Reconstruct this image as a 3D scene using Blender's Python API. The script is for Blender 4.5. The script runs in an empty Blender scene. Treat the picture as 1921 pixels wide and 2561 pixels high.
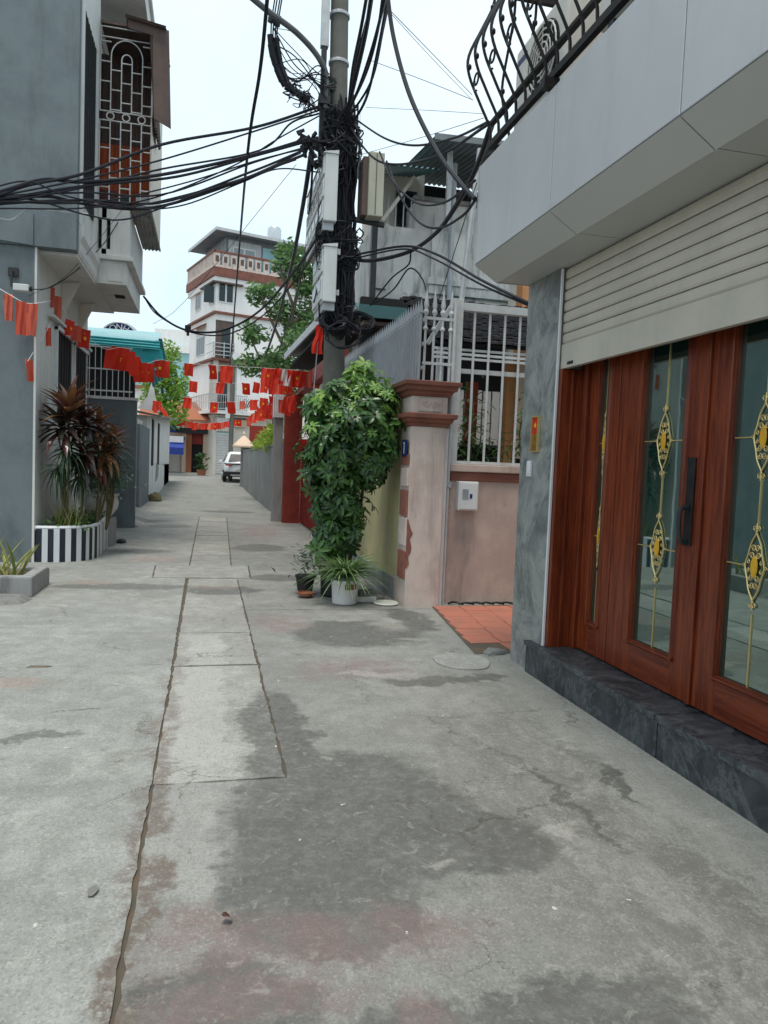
import bpy, bmesh, math, random
from mathutils import Vector, Matrix, noise as mnoise
R = math.radians
random.seed(11)
scene = bpy.context.scene
COL = scene.collection

# ------------------------------------------------------------------ camera
yaw, pitch, roll = R(13.5), R(-3.5), R(2.3)
fw = Vector((math.sin(yaw)*math.cos(pitch), math.cos(yaw)*math.cos(pitch), math.sin(pitch)))
r0 = Vector((math.cos(yaw), -math.sin(yaw), 0)); u0 = r0.cross(fw)
rt = r0*math.cos(roll) + u0*math.sin(roll); up = u0*math.cos(roll) - r0*math.sin(roll)
cd = bpy.data.cameras.new('camera'); cam = bpy.data.objects.new('camera', cd); COL.objects.link(cam)
cam.matrix_world = Matrix(((rt.x, up.x, -fw.x, 0), (rt.y, up.y, -fw.y, 0), (rt.z, up.z, -fw.z, 1.5), (0, 0, 0, 1)))
cd.sensor_fit = 'VERTICAL'; cd.sensor_height = 36; cd.lens = 25.99
cd.clip_start = 0.05; cd.clip_end = 2000
scene.camera = cam

# ------------------------------------------------------------------ overcast sky, soft sun, exposure
SUN_EL, SUN_AZ = R(76), R(200)
w = bpy.data.worlds.new('World'); scene.world = w; w.use_nodes = True
nt = w.node_tree; nt.nodes.clear()
sky = nt.nodes.new('ShaderNodeTexSky'); sky.sky_type = 'NISHITA'; sky.sun_disc = False
sky.sun_elevation = SUN_EL; sky.sun_rotation = SUN_AZ; sky.dust_density = 3.0; sky.air_density = 1.0
tc = nt.nodes.new('ShaderNodeTexCoord')
nz = nt.nodes.new('ShaderNodeTexNoise'); nz.inputs['Scale'].default_value = 2.2; nz.inputs['Detail'].default_value = 5
nt.links.new(tc.outputs['Generated'], nz.inputs['Vector'])
rp = nt.nodes.new('ShaderNodeValToRGB')
rp.color_ramp.elements[0].position = .36; rp.color_ramp.elements[0].color = (6.2, 8.0, 9.1, 1)
rp.color_ramp.elements[1].position = .66; rp.color_ramp.elements[1].color = (8.4, 9.3, 9.8, 1)
nt.links.new(nz.outputs['Fac'], rp.inputs['Fac'])
mx = nt.nodes.new('ShaderNodeMix'); mx.data_type = 'RGBA'; mx.inputs['Factor'].default_value = .86
nt.links.new(sky.outputs['Color'], mx.inputs[6]); nt.links.new(rp.outputs['Color'], mx.inputs[7])
bg = nt.nodes.new('ShaderNodeBackground'); bg.inputs['Strength'].default_value = .078
nt.links.new(mx.outputs[2], bg.inputs['Color'])
wo = nt.nodes.new('ShaderNodeOutputWorld'); nt.links.new(bg.outputs['Background'], wo.inputs['Surface'])
sl = bpy.data.lights.new('sun', 'SUN'); sl.energy = 1.5; sl.angle = R(18); sl.color = (1, .93, .83)
so = bpy.data.objects.new('sun', sl); COL.objects.link(so)
sd = Vector((math.sin(SUN_AZ)*math.cos(SUN_EL), math.cos(SUN_AZ)*math.cos(SUN_EL), math.sin(SUN_EL)))
so.rotation_euler = sd.to_track_quat('Z', 'Y').to_euler()
vs = scene.view_settings; vs.view_transform = 'Standard'; vs.look = 'None'; vs.exposure = 0.86; vs.gamma = 1; vs.use_curve_mapping = False
scene.render.engine = 'CYCLES'

# ------------------------------------------------------------------ helpers
def tag(o, label=None, cat=None, group=None, kind=None):
    if label: o['label'] = label
    if cat: o['category'] = cat
    if group: o['group'] = group
    if kind: o['kind'] = kind
    return o
def thing(name, label, cat, loc=(0, 0, 0), group=None, rotz=0):
    o = bpy.data.objects.new(name, None); o.empty_display_size = .1; COL.objects.link(o)
    o.location = loc; o.rotation_euler = (0, 0, rotz)
    return tag(o, label, cat, group)
def adopt(o, parent):
    o.parent = parent
    if parent.type == 'EMPTY':
        o.matrix_parent_inverse = (Matrix.Translation(parent.location) @ Matrix.Rotation(parent.rotation_euler.z, 4, 'Z')).inverted()
    return o
def link(name, mesh, parent=None):
    o = bpy.data.objects.new(name, mesh); COL.objects.link(o)
    if parent: adopt(o, parent)
    return o
def place(o, t, Mw):
    o.matrix_parent_inverse = Matrix.Identity(4); o.matrix_basis = Matrix.Translation(t.location).inverted() @ Mw
def copy_tree(o, parent=None):
    c = o.copy(); COL.objects.link(c)
    if parent: c.parent = parent
    for ch in KIDS.get(o.name, []): copy_tree(ch, c)
    return c
KIDS = {}
def kids(root):
    def rec(o):
        L = [c for c in bpy.data.objects if c.parent == o]
        KIDS[o.name] = L
        for c in L: rec(c)
    rec(root)

class MB:
    def __init__(self): self.v = []; self.f = []
    def add(self, vs, fs):
        b = len(self.v); self.v += [tuple(p) for p in vs]; self.f += [tuple(b+i for i in f) for f in fs]; return self
    def box(self, x0, x1, y0, y1, z0, z1):
        return self.add([(x0,y0,z0),(x1,y0,z0),(x1,y1,z0),(x0,y1,z0),(x0,y0,z1),(x1,y0,z1),(x1,y1,z1),(x0,y1,z1)],
                        [(0,3,2,1),(4,5,6,7),(0,1,5,4),(1,2,6,5),(2,3,7,6),(3,0,4,7)])
    def hexa(self, p):     # eight corners, bottom ring then top ring
        return self.add(p, [(0,3,2,1),(4,5,6,7),(0,1,5,4),(1,2,6,5),(2,3,7,6),(3,0,4,7)])
    def beam(self, a, b, wx, wz, upv=(0,0,1)):
        a = Vector(a); b = Vector(b); d = (b-a).normalized(); s = d.cross(Vector(upv))
        if s.length < 1e-4: s = d.cross(Vector((1,0,0)))
        s.normalize(); t = s.cross(d)
        s *= wx/2; t *= wz/2
        return self.hexa([a-s-t, a+s-t, b+s-t, b-s-t, a-s+t, a+s+t, b+s+t, b-s+t])
    def tube(self, pts, r, n=6, caps=True):
        P = [Vector(p) for p in pts]; m = len(P)
        rr = r if isinstance(r, (list, tuple)) else [r]*m
        d = (P[1]-P[0]).normalized(); s = d.cross(Vector((.31,.17,.93)))
        if s.length < .05: s = d.cross(Vector((1,0,0)))
        s.normalize(); V = []
        for i in range(m):
            dd = (P[min(i+1,m-1)]-P[max(i-1,0)]).normalized()
            s = (s - dd*s.dot(dd)).normalized(); t = dd.cross(s)
            for k in range(n):
                a = 2*math.pi*k/n; V.append(P[i] + s*(rr[i]*math.cos(a)) + t*(rr[i]*math.sin(a)))
        F = [(i*n+k, i*n+(k+1)%n, (i+1)*n+(k+1)%n, (i+1)*n+k) for i in range(m-1) for k in range(n)]
        if caps: F += [tuple(range(n-1,-1,-1)), tuple((m-1)*n+k for k in range(n))]
        return self.add(V, F)
    def lathe(self, prof, c=(0,0,0), n=20, M=None):
        V = []; M = M or Matrix.Identity(3)
        for (r, z) in prof:
            for k in range(n):
                a = 2*math.pi*k/n; V.append(Vector(c) + M @ Vector((r*math.cos(a), r*math.sin(a), z)))
        m = len(prof)
        F = [(i*n+k, i*n+(k+1)%n, (i+1)*n+(k+1)%n, (i+1)*n+k) for i in range(m-1) for k in range(n)]
        F += [tuple(range(n-1,-1,-1)), tuple((m-1)*n+k for k in range(n))]
        return self.add(V, F)
    def prism(self, poly, axis, lo, hi):
        n = len(poly)
        f = {'x': lambda a,b,c: (c,a,b), 'y': lambda a,b,c: (a,c,b), 'z': lambda a,b,c: (a,b,c)}[axis]
        V = [f(a,b,lo) for a,b in poly] + [f(a,b,hi) for a,b in poly]
        return self.add(V, [tuple(range(n-1,-1,-1)), tuple(range(n,2*n))] + [(i,(i+1)%n,n+(i+1)%n,n+i) for i in range(n)])
    def quad(self, *p): return self.add(p, [tuple(range(len(p)))])
    def grid(self, f, nu, nv):
        V = [f(i/nu, j/nv) for j in range(nv+1) for i in range(nu+1)]
        return self.add(V, [(j*(nu+1)+i, j*(nu+1)+i+1, (j+1)*(nu+1)+i+1, (j+1)*(nu+1)+i) for j in range(nv) for i in range(nu)])
    def xform(self, M):
        self.v = [tuple(M @ Vector(p)) for p in self.v]; return self
    def mesh(self, name, mat, smooth=False, bevel=0, recalc=True):
        me = bpy.data.meshes.new(name); me.from_pydata(self.v, [], self.f)
        if recalc or bevel:
            bm = bmesh.new(); bm.from_mesh(me)
            bmesh.ops.recalc_face_normals(bm, faces=bm.faces)
            if bevel:
                E = [e for e in bm.edges if len(e.link_faces) == 2 and e.calc_face_angle(0) > .5]
                bmesh.ops.bevel(bm, geom=E, offset=bevel, segments=2, affect='EDGES', clamp_overlap=True, profile=.6)
            bm.to_mesh(me); bm.free()
        if smooth:
            me.polygons.foreach_set('use_smooth', [True]*len(me.polygons))
            try: me.set_sharp_from_angle(angle=R(40))
            except Exception: pass
        if mat: me.materials.append(mat)
        me.update(); return me
    def build(self, name, mat, parent=None, smooth=False, bevel=0, recalc=True):
        return link(name, self.mesh(name, mat, smooth, bevel, recalc), parent)

def spline(pts, n=8):
    P = [Vector(p) for p in pts]
    if len(P) < 3: return P
    Q = [P[0]*2-P[1]] + P + [P[-1]*2-P[-2]]; out = []
    for i in range(1, len(Q)-2):
        for k in range(n):
            t = k/n; a, b, c, d = Q[i-1], Q[i], Q[i+1], Q[i+2]
            out.append(.5*((2*b)+(c-a)*t+(2*a-5*b+4*c-d)*t*t+(3*b-a-3*c+d)*t**3))
    out.append(P[-1]); return out
def sag(a, b, s, n=14):
    a = Vector(a); b = Vector(b)
    return [a.lerp(b, i/n) - Vector((0,0,4*s*(i/n)*(1-i/n))) for i in range(n+1)]

# ------------------------------------------------------------------ materials
def N(nt, t, **kw):
    n = nt.nodes.new(t)
    for k, v in kw.items():
        if k in n.inputs: n.inputs[k].default_value = v
        else: setattr(n, k, v)
    return n
def base_mat(name):
    m = bpy.data.materials.new(name); m.use_nodes = True; nt = m.node_tree; nt.nodes.clear()
    out = nt.nodes.new('ShaderNodeOutputMaterial'); p = nt.nodes.new('ShaderNodeBsdfPrincipled')
    nt.links.new(p.outputs[0], out.inputs[0]); return m, nt, p
def mixc(nt, fac, a, b):
    m = nt.nodes.new('ShaderNodeMix'); m.data_type = 'RGBA'
    for s, i in ((fac, 0), (a, 6), (b, 7)):
        if hasattr(s, 'links'): nt.links.new(s, m.inputs[i])
        else: m.inputs[i].default_value = s if i == 0 else (*s, 1) if len(s) == 3 else s
    return m.outputs[2]
def math_(nt, op, a, b=None, clamp=False):
    m = nt.nodes.new('ShaderNodeMath'); m.operation = op; m.use_clamp = clamp
    for s, i in ((a, 0), (b, 1)):
        if s is None: continue
        if hasattr(s, 'links'): nt.links.new(s, m.inputs[i])
        else: m.inputs[i].default_value = s
    return m.outputs[0]
def step(nt, x, lo, hi):
    m = nt.nodes.new('ShaderNodeMapRange'); m.interpolation_type = 'SMOOTHSTEP'
    nt.links.new(x, m.inputs[0]); m.inputs[1].default_value = lo; m.inputs[2].default_value = hi
    return m.outputs[0]
def pos(nt): return nt.nodes.new('ShaderNodeNewGeometry').outputs['Position']
def scaled(nt, v, s):
    m = nt.nodes.new('ShaderNodeMapping'); nt.links.new(v, m.inputs[0]); m.inputs['Scale'].default_value = s; return m.outputs[0]
def noise(nt, v, scale, detail=5, rough=.55, dist=0):
    n = nt.nodes.new('ShaderNodeTexNoise'); n.inputs['Scale'].default_value = scale; n.inputs['Detail'].default_value = detail
    n.inputs['Roughness'].default_value = rough; n.inputs['Distortion'].default_value = dist
    nt.links.new(v, n.inputs['Vector']); return n.outputs['Fac']
def bump(nt, p, h, dist, strength=.6):
    b = nt.nodes.new('ShaderNodeBump'); b.inputs['Distance'].default_value = dist; b.inputs['Strength'].default_value = strength
    nt.links.new(h, b.inputs['Height']); nt.links.new(b.outputs[0], p.inputs['Normal'])
def surf(name, col, col2=None, rough=.7, scale=3, amt=.6, streak=None, streak_amt=.5, bscale=60, bd=.003, metal=0, spec=.22, speck=None, rvar=.1):
    """plain painted / plastered / metal surface: two tones in blotches, optional vertical dirt streaks, fine relief"""
    m, nt, p = base_mat(name); P = pos(nt)
    col2 = col2 or tuple(c*.78 for c in col)
    n = noise(nt, P, scale, 6, .6); f = math_(nt, 'MULTIPLY', step(nt, n, .38, .68), amt)
    c = mixc(nt, f, col, col2)
    if streak:
        s = noise(nt, scaled(nt, P, (3, 3, .5)), 1.3, 8, .72, .5); g = math_(nt, 'MULTIPLY', step(nt, s, .46, .72), streak_amt)
        c = mixc(nt, g, c, streak)
    if speck:
        k = noise(nt, P, 38, 3, .6); c = mixc(nt, step(nt, k, .66, .76), c, speck)
    nt.links.new(c, p.inputs['Base Color'])
    nt.links.new(math_(nt, 'ADD', math_(nt, 'MULTIPLY', n, rvar*2), rough-rvar), p.inputs['Roughness'])
    p.inputs['Metallic'].default_value = metal; p.inputs['Specular IOR Level'].default_value = spec
    if bd: bump(nt, p, noise(nt, P, bscale, 4, .6), bd)
    return m
def leafmat(name, a, b, rough=.38, trans=.25, c=None):
    m, nt, p = base_mat(name)
    g = nt.nodes.new('ShaderNodeNewGeometry'); o = nt.nodes.new('ShaderNodeObjectInfo')
    f = math_(nt, 'FRACT', math_(nt, 'ADD', g.outputs['Random Per Island'], o.outputs['Random']))
    col = mixc(nt, f, a, b)
    if c: col = mixc(nt, step(nt, noise(nt, g.outputs['Position'], 9, 3), .55, .7), col, c)
    nt.links.new(col, p.inputs['Base Color']); p.inputs['Roughness'].default_value = rough
    p.inputs['Specular IOR Level'].default_value = .5
    t = nt.nodes.new('ShaderNodeBsdfTranslucent'); nt.links.new(col, t.inputs[0])
    mixs = nt.nodes.new('ShaderNodeMixShader'); mixs.inputs[0].default_value = trans
    nt.links.new(p.outputs[0], mixs.inputs[1]); nt.links.new(t.outputs[0], mixs.inputs[2])
    out = [n for n in nt.nodes if n.type == 'OUTPUT_MATERIAL'][0]; nt.links.new(mixs.outputs[0], out.inputs[0])
    return m
def wood(name, a, b, axis='z'):
    m, nt, p = base_mat(name); P = pos(nt)
    sc = {'z': (14, 14, .9), 'y': (14, .9, 14)}[axis]
    n = noise(nt, scaled(nt, P, sc), 2.2, 6, .6, .6); n2 = noise(nt, scaled(nt, P, tuple(s*4 for s in sc)), 2.5, 4, .6)
    c = mixc(nt, step(nt, math_(nt, 'ADD', math_(nt, 'MULTIPLY', n, .7), math_(nt, 'MULTIPLY', n2, .3)), .36, .64), a, b)
    nt.links.new(c, p.inputs['Base Color']); p.inputs['Roughness'].default_value = .38
    p.inputs['Specular IOR Level'].default_value = .3; p.inputs['Coat Weight'].default_value = .16; p.inputs['Coat Roughness'].default_value = .15
    bump(nt, p, n2, .0012, .4); return m
def marble(name, a, b, vein, scale=3.2, rough=.3, va=.6):
    m, nt, p = base_mat(name); P = pos(nt)
    n = noise(nt, P, scale, 8, .65, 1.2); n2 = noise(nt, scaled(nt, P, (1, 1, .7)), scale*.45, 8, .7, 2.5)
    c = mixc(nt, step(nt, n, .36, .66), a, b)
    v = math_(nt, 'ABSOLUTE', math_(nt, 'SUBTRACT', n2, .5)); v = math_(nt, 'SUBTRACT', 1.0, step(nt, v, 0, .03))
    c = mixc(nt, math_(nt, 'MULTIPLY', v, va), c, vein)
    nt.links.new(c, p.inputs['Base Color']); p.inputs['Roughness'].default_value = rough
    return m
def glassy(name, col=(.012, .022, .02), ior=1.6, rough=.03):
    m, nt, p = base_mat(name); p.inputs['Base Color'].default_value = (*col, 1); p.inputs['Roughness'].default_value = rough
    p.inputs['IOR'].default_value = ior; p.inputs['Specular IOR Level'].default_value = .5
    p.inputs['Specular Tint'].default_value = (.82, 1, .95, 1)
    bump(nt, p, noise(nt, pos(nt), 3, 2), .0015, .15); return m

def concrete(name, light, dark, pink):
    """worn street concrete; damp patches, rust-pink stains and pale mortar spills have fixed places"""
    m, nt, p = base_mat(name); P = pos(nt)
    warp = nt.nodes.new('ShaderNodeTexNoise'); warp.inputs['Scale'].default_value = 3.2; warp.inputs['Detail'].default_value = 7; warp.inputs['Roughness'].default_value = .68
    nt.links.new(P, warp.inputs['Vector'])
    vm = nt.nodes.new('ShaderNodeVectorMath'); vm.operation = 'MULTIPLY_ADD'
    nt.links.new(warp.outputs['Color'], vm.inputs[0]); vm.inputs[1].default_value = (.55, .55, 0)
    vs_ = nt.nodes.new('ShaderNodeVectorMath'); vs_.operation = 'SUBTRACT'; nt.links.new(P, vs_.inputs[0]); vs_.inputs[1].default_value = (.275, .275, 0)
    nt.links.new(vs_.outputs[0], vm.inputs[2]); Q = vm.outputs[0]
    def spots(L, soft=.22):
        acc = None
        for cx, cy, rx, ry in L:
            a = nt.nodes.new('ShaderNodeVectorMath'); a.operation = 'SUBTRACT'; nt.links.new(Q, a.inputs[0]); a.inputs[1].default_value = (cx, cy, 0)
            b = nt.nodes.new('ShaderNodeVectorMath'); b.operation = 'MULTIPLY'; nt.links.new(a.outputs[0], b.inputs[0]); b.inputs[1].default_value = (1/rx, 1/ry, 0)
            l = nt.nodes.new('ShaderNodeVectorMath'); l.operation = 'LENGTH'; nt.links.new(b.outputs[0], l.inputs[0])
            s = math_(nt, 'SUBTRACT', 1.0, step(nt, l.outputs['Value'], 1-soft, 1+soft*.4))
            acc = s if acc is None else math_(nt, 'MAXIMUM', acc, s)
        return acc
    n1 = noise(nt, P, 1.1, 8, .62); n2 = noise(nt, P, 6.5, 8, .7); n3 = noise(nt, P, 75, 4, .6); n4 = noise(nt, P, 2.6, 9, .72, .8)
    n5 = noise(nt, P, 21, 8, .72); n6 = noise(nt, scaled(nt, P, (1, .55, 1)), 4.3, 9, .75, 1.1)
    sep = nt.nodes.new('ShaderNodeSeparateXYZ'); nt.links.new(Q, sep.inputs[0]); QX, QY = sep.outputs[0], sep.outputs[1]
    L = lambda k, k2=None: (light[0]*k, light[1]*k, light[2]*(k2 or k))
    c = mixc(nt, step(nt, n2, .33, .68), L(1.06), L(.76, .74))
    c = mixc(nt, math_(nt, 'MULTIPLY', step(nt, n1, .40, .64), .6), c, L(.62, .6))
    c = mixc(nt, math_(nt, 'MULTIPLY', step(nt, n6, .50, .62), .45), c, L(.66, .64))
    c = mixc(nt, math_(nt, 'MULTIPLY', step(nt, n4, .54, .66), .55), c, L(1.25, 1.22))
    # trodden grey zone in front of the doors, clean pale margin along the step
    zone = math_(nt, 'MULTIPLY', math_(nt, 'MULTIPLY', step(nt, QX, .9, 1.5), math_(nt, 'SUBTRACT', 1.0, step(nt, QX, 1.98, 2.06))), math_(nt, 'SUBTRACT', 1.0, step(nt, QY, 3.6, 4.6)))
    c = mixc(nt, math_(nt, 'MULTIPLY', zone, step(nt, n6, .38, .60)), c, L(.55, .52))
    c = mixc(nt, math_(nt, 'MULTIPLY', math_(nt, 'MULTIPLY', zone, step(nt, noise(nt, Q, 5, 8, .75, 1.5), .52, .62)), .5), c, L(1.2, 1.2))
    c = mixc(nt, math_(nt, 'MULTIPLY', step(nt, QX, 2.0, 2.1), .35), c, L(1.25, 1.2))
    dry = math_(nt, 'MULTIPLY', math_(nt, 'MULTIPLY', step(nt, QX, -.26, -.20), math_(nt, 'SUBTRACT', 1.0, step(nt, QX, .14, .19))), math_(nt, 'MULTIPLY', step(nt, QY, 2.50, 2.58), math_(nt, 'SUBTRACT', 1.0, step(nt, QY, 6.3, 6.6))))
    c = mixc(nt, math_(nt, 'MULTIPLY', dry, math_(nt, 'ADD', .25, math_(nt, 'MULTIPLY', step(nt, n2, .3, .6), .35))), c, L(1.3, 1.3))
    damp = spots([(.66, 3.05, .58, .70), (.42, 3.95, .20, .85), (.40, 2.65, .36, .30), (1.0, 2.75, .42, .3), (.85, 1.74, .62, .20), (.05, 1.85, .30, .34), (.45, 2.3, .35, .2), (-1.1, 4.12, .5, .08), (-1.35, 3.85, .4, .07),
                  (1.35, 6.45, .62, .55), (2.0, 7.0, .22, .6), (1.7, 4.95, .5, .12), (-1.6, 4.2, .5, .10), (-.9, 8.9, .8, .22), (-1.1, 12.3, .55, .3), (.2, 8.7, .45, .3),
                  (1.0, 9.6, .5, .3), (2.0, 3.2, .05, .25), (1.66, 2.95, .03, .45), (.9, 13, .5, .6), (.6, 22, .8, .5), (-.8, 17, .5, .5)], .18)
    damp = math_(nt, 'MULTIPLY', damp, math_(nt, 'ADD', .55, math_(nt, 'MULTIPLY', step(nt, n5, .3, .6), .45)))
    c = mixc(nt, math_(nt, 'MULTIPLY', damp, math_(nt, 'ADD', .52, math_(nt, 'MULTIPLY', n2, .6))), c, dark)
    pk = spots([(.42, 2.22, .62, .17), (.02, 2.35, .2, .16), (.15, 1.98, .35, .12), (-1.25, 5.15, .35, .14), (.15, 8.9, .3, .14), (1.1, 5.3, .45, .35), (-.75, 11.4, .45, .45), (-1.3, 9.2, .3, .2), (.7, 6.9, .3, .5), (1.1, 16, .5, 1.5), (.6, 1.85, .12, .12)], .5)
    pk = math_(nt, 'MULTIPLY', pk, step(nt, n2, .25, .6)); c = mixc(nt, math_(nt, 'MULTIPLY', pk, .62), c, pink)
    seam = math_(nt, 'SUBTRACT', 1.0, step(nt, math_(nt, 'ABSOLUTE', math_(nt, 'ADD', QX, .20)), .015, .085))      # brown dirt washed along the drain joint
    c = mixc(nt, math_(nt, 'MULTIPLY', seam, math_(nt, 'MULTIPLY', step(nt, n5, .25, .55), math_(nt, 'SUBTRACT', .95, step(nt, QY, 1.5, 9.0)), True)), c, (.13, .10, .08))
    pale = spots([(.86, 2.6, .07, .04), (.62, 3.6, .05, .04), (1.75, 6.2, .16, .1), (1.72, 6.75, .2, .28), (2.02, 3.75, .09, .03), (1.95, 3.62, .07, .03), (2.15, 2.75, .08, .03), (1.2, 5.15, .3, .09), (1.5, 2.75, .1, .05)], .5)
    c = mixc(nt, math_(nt, 'MULTIPLY', pale, math_(nt, 'MULTIPLY', step(nt, n5, .2, .6), .5)), c, (.42, .41, .37))
    c = mixc(nt, step(nt, noise(nt, P, 17, 3, .5), .725, .755), c, (.52, .51, .47))
    c = mixc(nt, math_(nt, 'MULTIPLY', step(nt, n3, .5, .75), .45), c, (.09, .085, .075))
    c = mixc(nt, math_(nt, 'MULTIPLY', step(nt, n5, .52, .68), .38), c, L(.52, .5))
    c = mixc(nt, math_(nt, 'MULTIPLY', step(nt, noise(nt, P, 13, 7, .7, .5), .56, .68), .4), c, L(1.35, 1.32))
    # aggregate grain and hairline cracks
    vo = nt.nodes.new('ShaderNodeTexVoronoi'); vo.inputs['Scale'].default_value = 140; nt.links.new(P, vo.inputs['Vector'])
    c = mixc(nt, math_(nt, 'MULTIPLY', step(nt, vo.outputs['Color'], .62, .9), .35), c, L(.45, .43))
    c = mixc(nt, math_(nt, 'MULTIPLY', math_(nt, 'SUBTRACT', 1.0, step(nt, vo.outputs['Color'], .12, .3)), math_(nt, 'SUBTRACT', .26, math_(nt, 'MULTIPLY', damp, .2))), c, L(1.5, 1.5))
    vc = nt.nodes.new('ShaderNodeTexVoronoi'); vc.feature = 'DISTANCE_TO_EDGE'; vc.inputs['Scale'].default_value = .85; nt.links.new(Q, vc.inputs['Vector'])
    ck = math_(nt, 'MULTIPLY', math_(nt, 'SUBTRACT', 1.0, step(nt, vc.outputs['Distance'], .0, .007)), step(nt, n1, .47, .56))
    c = mixc(nt, math_(nt, 'MULTIPLY', ck, .7), c, (.06, .055, .045))
    tr = noise(nt, scaled(nt, P, (9, 1.6, 1)), 2.5, 6, .65, .6); c = mixc(nt, math_(nt, 'MULTIPLY', step(nt, tr, .55, .72), .22), c, L(.5, .48))
    nt.links.new(c, p.inputs['Base Color'])
    r = math_(nt, 'SUBTRACT', .82, math_(nt, 'MULTIPLY', damp, .2)); nt.links.new(r, p.inputs['Roughness'])
    p.inputs['Specular IOR Level'].default_value = .35
    bump(nt, p, math_(nt, 'ADD', math_(nt, 'MULTIPLY', n3, .5), math_(nt, 'ADD', n2, n5)), .008, .7)
    return m

M = {}
M['conc_l'] = concrete('left_concrete', (.312, .316, .298), (.105, .106, .10), (.29, .215, .18))
M['conc_r'] = concrete('right_concrete', (.262, .264, .247), (.076, .076, .072), (.20, .135, .125))
M['conc_d'] = concrete('drain_concrete', (.325, .323, .302), (.08, .08, .075), (.27, .185, .155))
M['joint'] = surf('joint_dirt', (.085, .078, .062), (.13, .095, .066), .9, 5, .9, bd=.008)
M['grey_wall'] = surf('grey_plaster', (.155, .184, .196), (.125, .15, .162), .85, 2.2, .9, (.085, .10, .105), .5, speck=(.12, .14, .145))
M['white_wall'] = surf('white_plaster', (.62, .62, .60), (.50, .51, .50), .8, 1.5, .7, (.36, .36, .34), .4)
M['white_dirty'] = surf('weathered_plaster', (.66, .65, .62), (.46, .45, .43), .85, 1.3, .9, (.075, .07, .064), .8, speck=(.3, .29, .27))
M['cream'] = surf('cream_plaster', (.66, .62, .55), (.57, .53, .47), .8, 1.5, .7, (.42, .39, .34), .35)
M['far_white'] = surf('pale_render', (.80, .78, .76), (.72, .70, .68), .8, .5, .6, (.5, .48, .45), .35)
M['pink'] = surf('pink_plaster', (.49, .385, .335), (.40, .315, .28), .8, 3, .9, (.21, .17, .15), .6, speck=(.25, .2, .18))
M['pink_pillar'] = surf('pale_pink_plaster', (.60, .505, .455), (.48, .39, .345), .75, 3.5, .9, (.27, .21, .18), .5, speck=(.30, .235, .2))
M['yellow'] = surf('yellow_plaster', (.50, .44, .24), (.40, .36, .20), .8, 2, .8, (.22, .21, .13), .6)
M['terracotta'] = surf('terracotta_paint', (.215, .088, .062), (.14, .06, .046), .7, 4, .8, (.15, .07, .06), .4)
M['raw_brick'] = surf('exposed_brick', (.27, .11, .08), (.2, .085, .065), .9, 14, .9, bd=.006)
M['tile'] = surf('red_floor_tile', (.44, .165, .11), (.36, .15, .11), .6, 4, .9, speck=(.3, .17, .13))
M['redbrick'] = surf('red_painted_brick', (.30, .05, .036), (.22, .036, .028), .6, 6, .8)
M['redsteel'] = surf('red_gate_paint', (.24, .03, .022), (.17, .025, .02), .45, 8, .6)
M['cement'] = surf('cement_wall', (.30, .30, .295), (.24, .24, .235), .9, 1.2, .8, (.085, .08, .075), .8)
M['pole'] = surf('pole_concrete', (.13, .13, .115), (.095, .095, .084), .85, 3, .8, (.15, .145, .13), .5)
M['fence'] = surf('grey_fence_paint', (.27, .295, .325), (.22, .24, .27), .5, 6, .6, (.2, .16, .13), .2)
M['lightsteel'] = surf('pale_steel_paint', (.50, .52, .53), (.41, .42, .42), .45, 8, .7, (.28, .20, .15), .4)
M['galv'] = surf('galvanised_steel', (.42, .44, .46), (.33, .35, .37), .45, 6, .7, metal=.2)
M['black'] = surf('black_cable_sheath', (.014, .015, .02), (.022, .022, .028), .5, 6, .6, bd=0)
M['iron'] = surf('black_wrought_iron', (.012, .012, .014), (.03, .025, .022), .42, 9, .6, bd=.001)
M['darkmetal'] = surf('dark_metal', (.03, .035, .04), (.05, .045, .04), .5, 6, .6)
M['acp'] = surf('silver_composite_panel', (.50, .51, .525), (.45, .46, .475), .38, 1.6, .8, (.36, .36, .35), .28, bd=0, spec=.5, metal=.25)
M['acp_soffit'] = surf('grey_composite_panel', (.50, .51, .50), (.46, .47, .46), .42, .9, .7, bd=0, spec=.5, metal=.2)
M['shutter'] = surf('beige_shutter', (.47, .435, .37), (.41, .38, .325), .42, 3, .8, (.30, .275, .235), .3, bd=0, spec=.4)
M['stone'] = marble('grey_stone', (.11, .122, .123), (.27, .28, .268), (.38, .39, .37), 2.6, .42, .4)
M['blackstone'] = marble('black_stone', (.018, .023, .028), (.055, .065, .072), (.2, .215, .22), 3.6, .45, .3)
M['wood'] = wood('red_hardwood', (.20, .038, .010), (.085, .012, .004))
M['woodh'] = wood('red_hardwood_rail', (.185, .034, .011), (.085, .013, .005), 'y')
M['gold'] = surf('gilded_metal', (.72, .56, .26), (.6, .42, .16), .35, 12, .5, metal=.7, bd=0)
M['amber'] = surf('amber_glass', (.62, .34, .03), (.5, .25, .02), .15, 9, .6, bd=0)
M['glass'] = glassy('door_glass', (.008, .030, .024), 3.6, .02)
M['winglass'] = glassy('window_glass', (.012, .015, .02), 1.5)
M['window_white'] = surf('white_window_frame', (.65, .66, .67), None, .45, 4, .4, bd=0)
M['turq'] = surf('turquoise_sheet', (.035, .42, .46), (.03, .36, .41), .4, 2, .7, (.12, .4, .42), .3, bd=0)
M['turq_pale'] = surf('faded_turquoise_sheet', (.30, .50, .53), (.22, .44, .48), .5, 2, .7, (.35, .42, .42), .5, bd=0)
M['brown_sheet'] = surf('old_brown_sheet', (.10, .072, .065), (.15, .105, .09), .7, 3, .8, (.05, .04, .035), .5)
M['red_sheet'] = surf('rusty_red_sheet', (.50, .12, .045), (.36, .085, .04), .65, 3, .8, (.16, .07, .045), .5)
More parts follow.
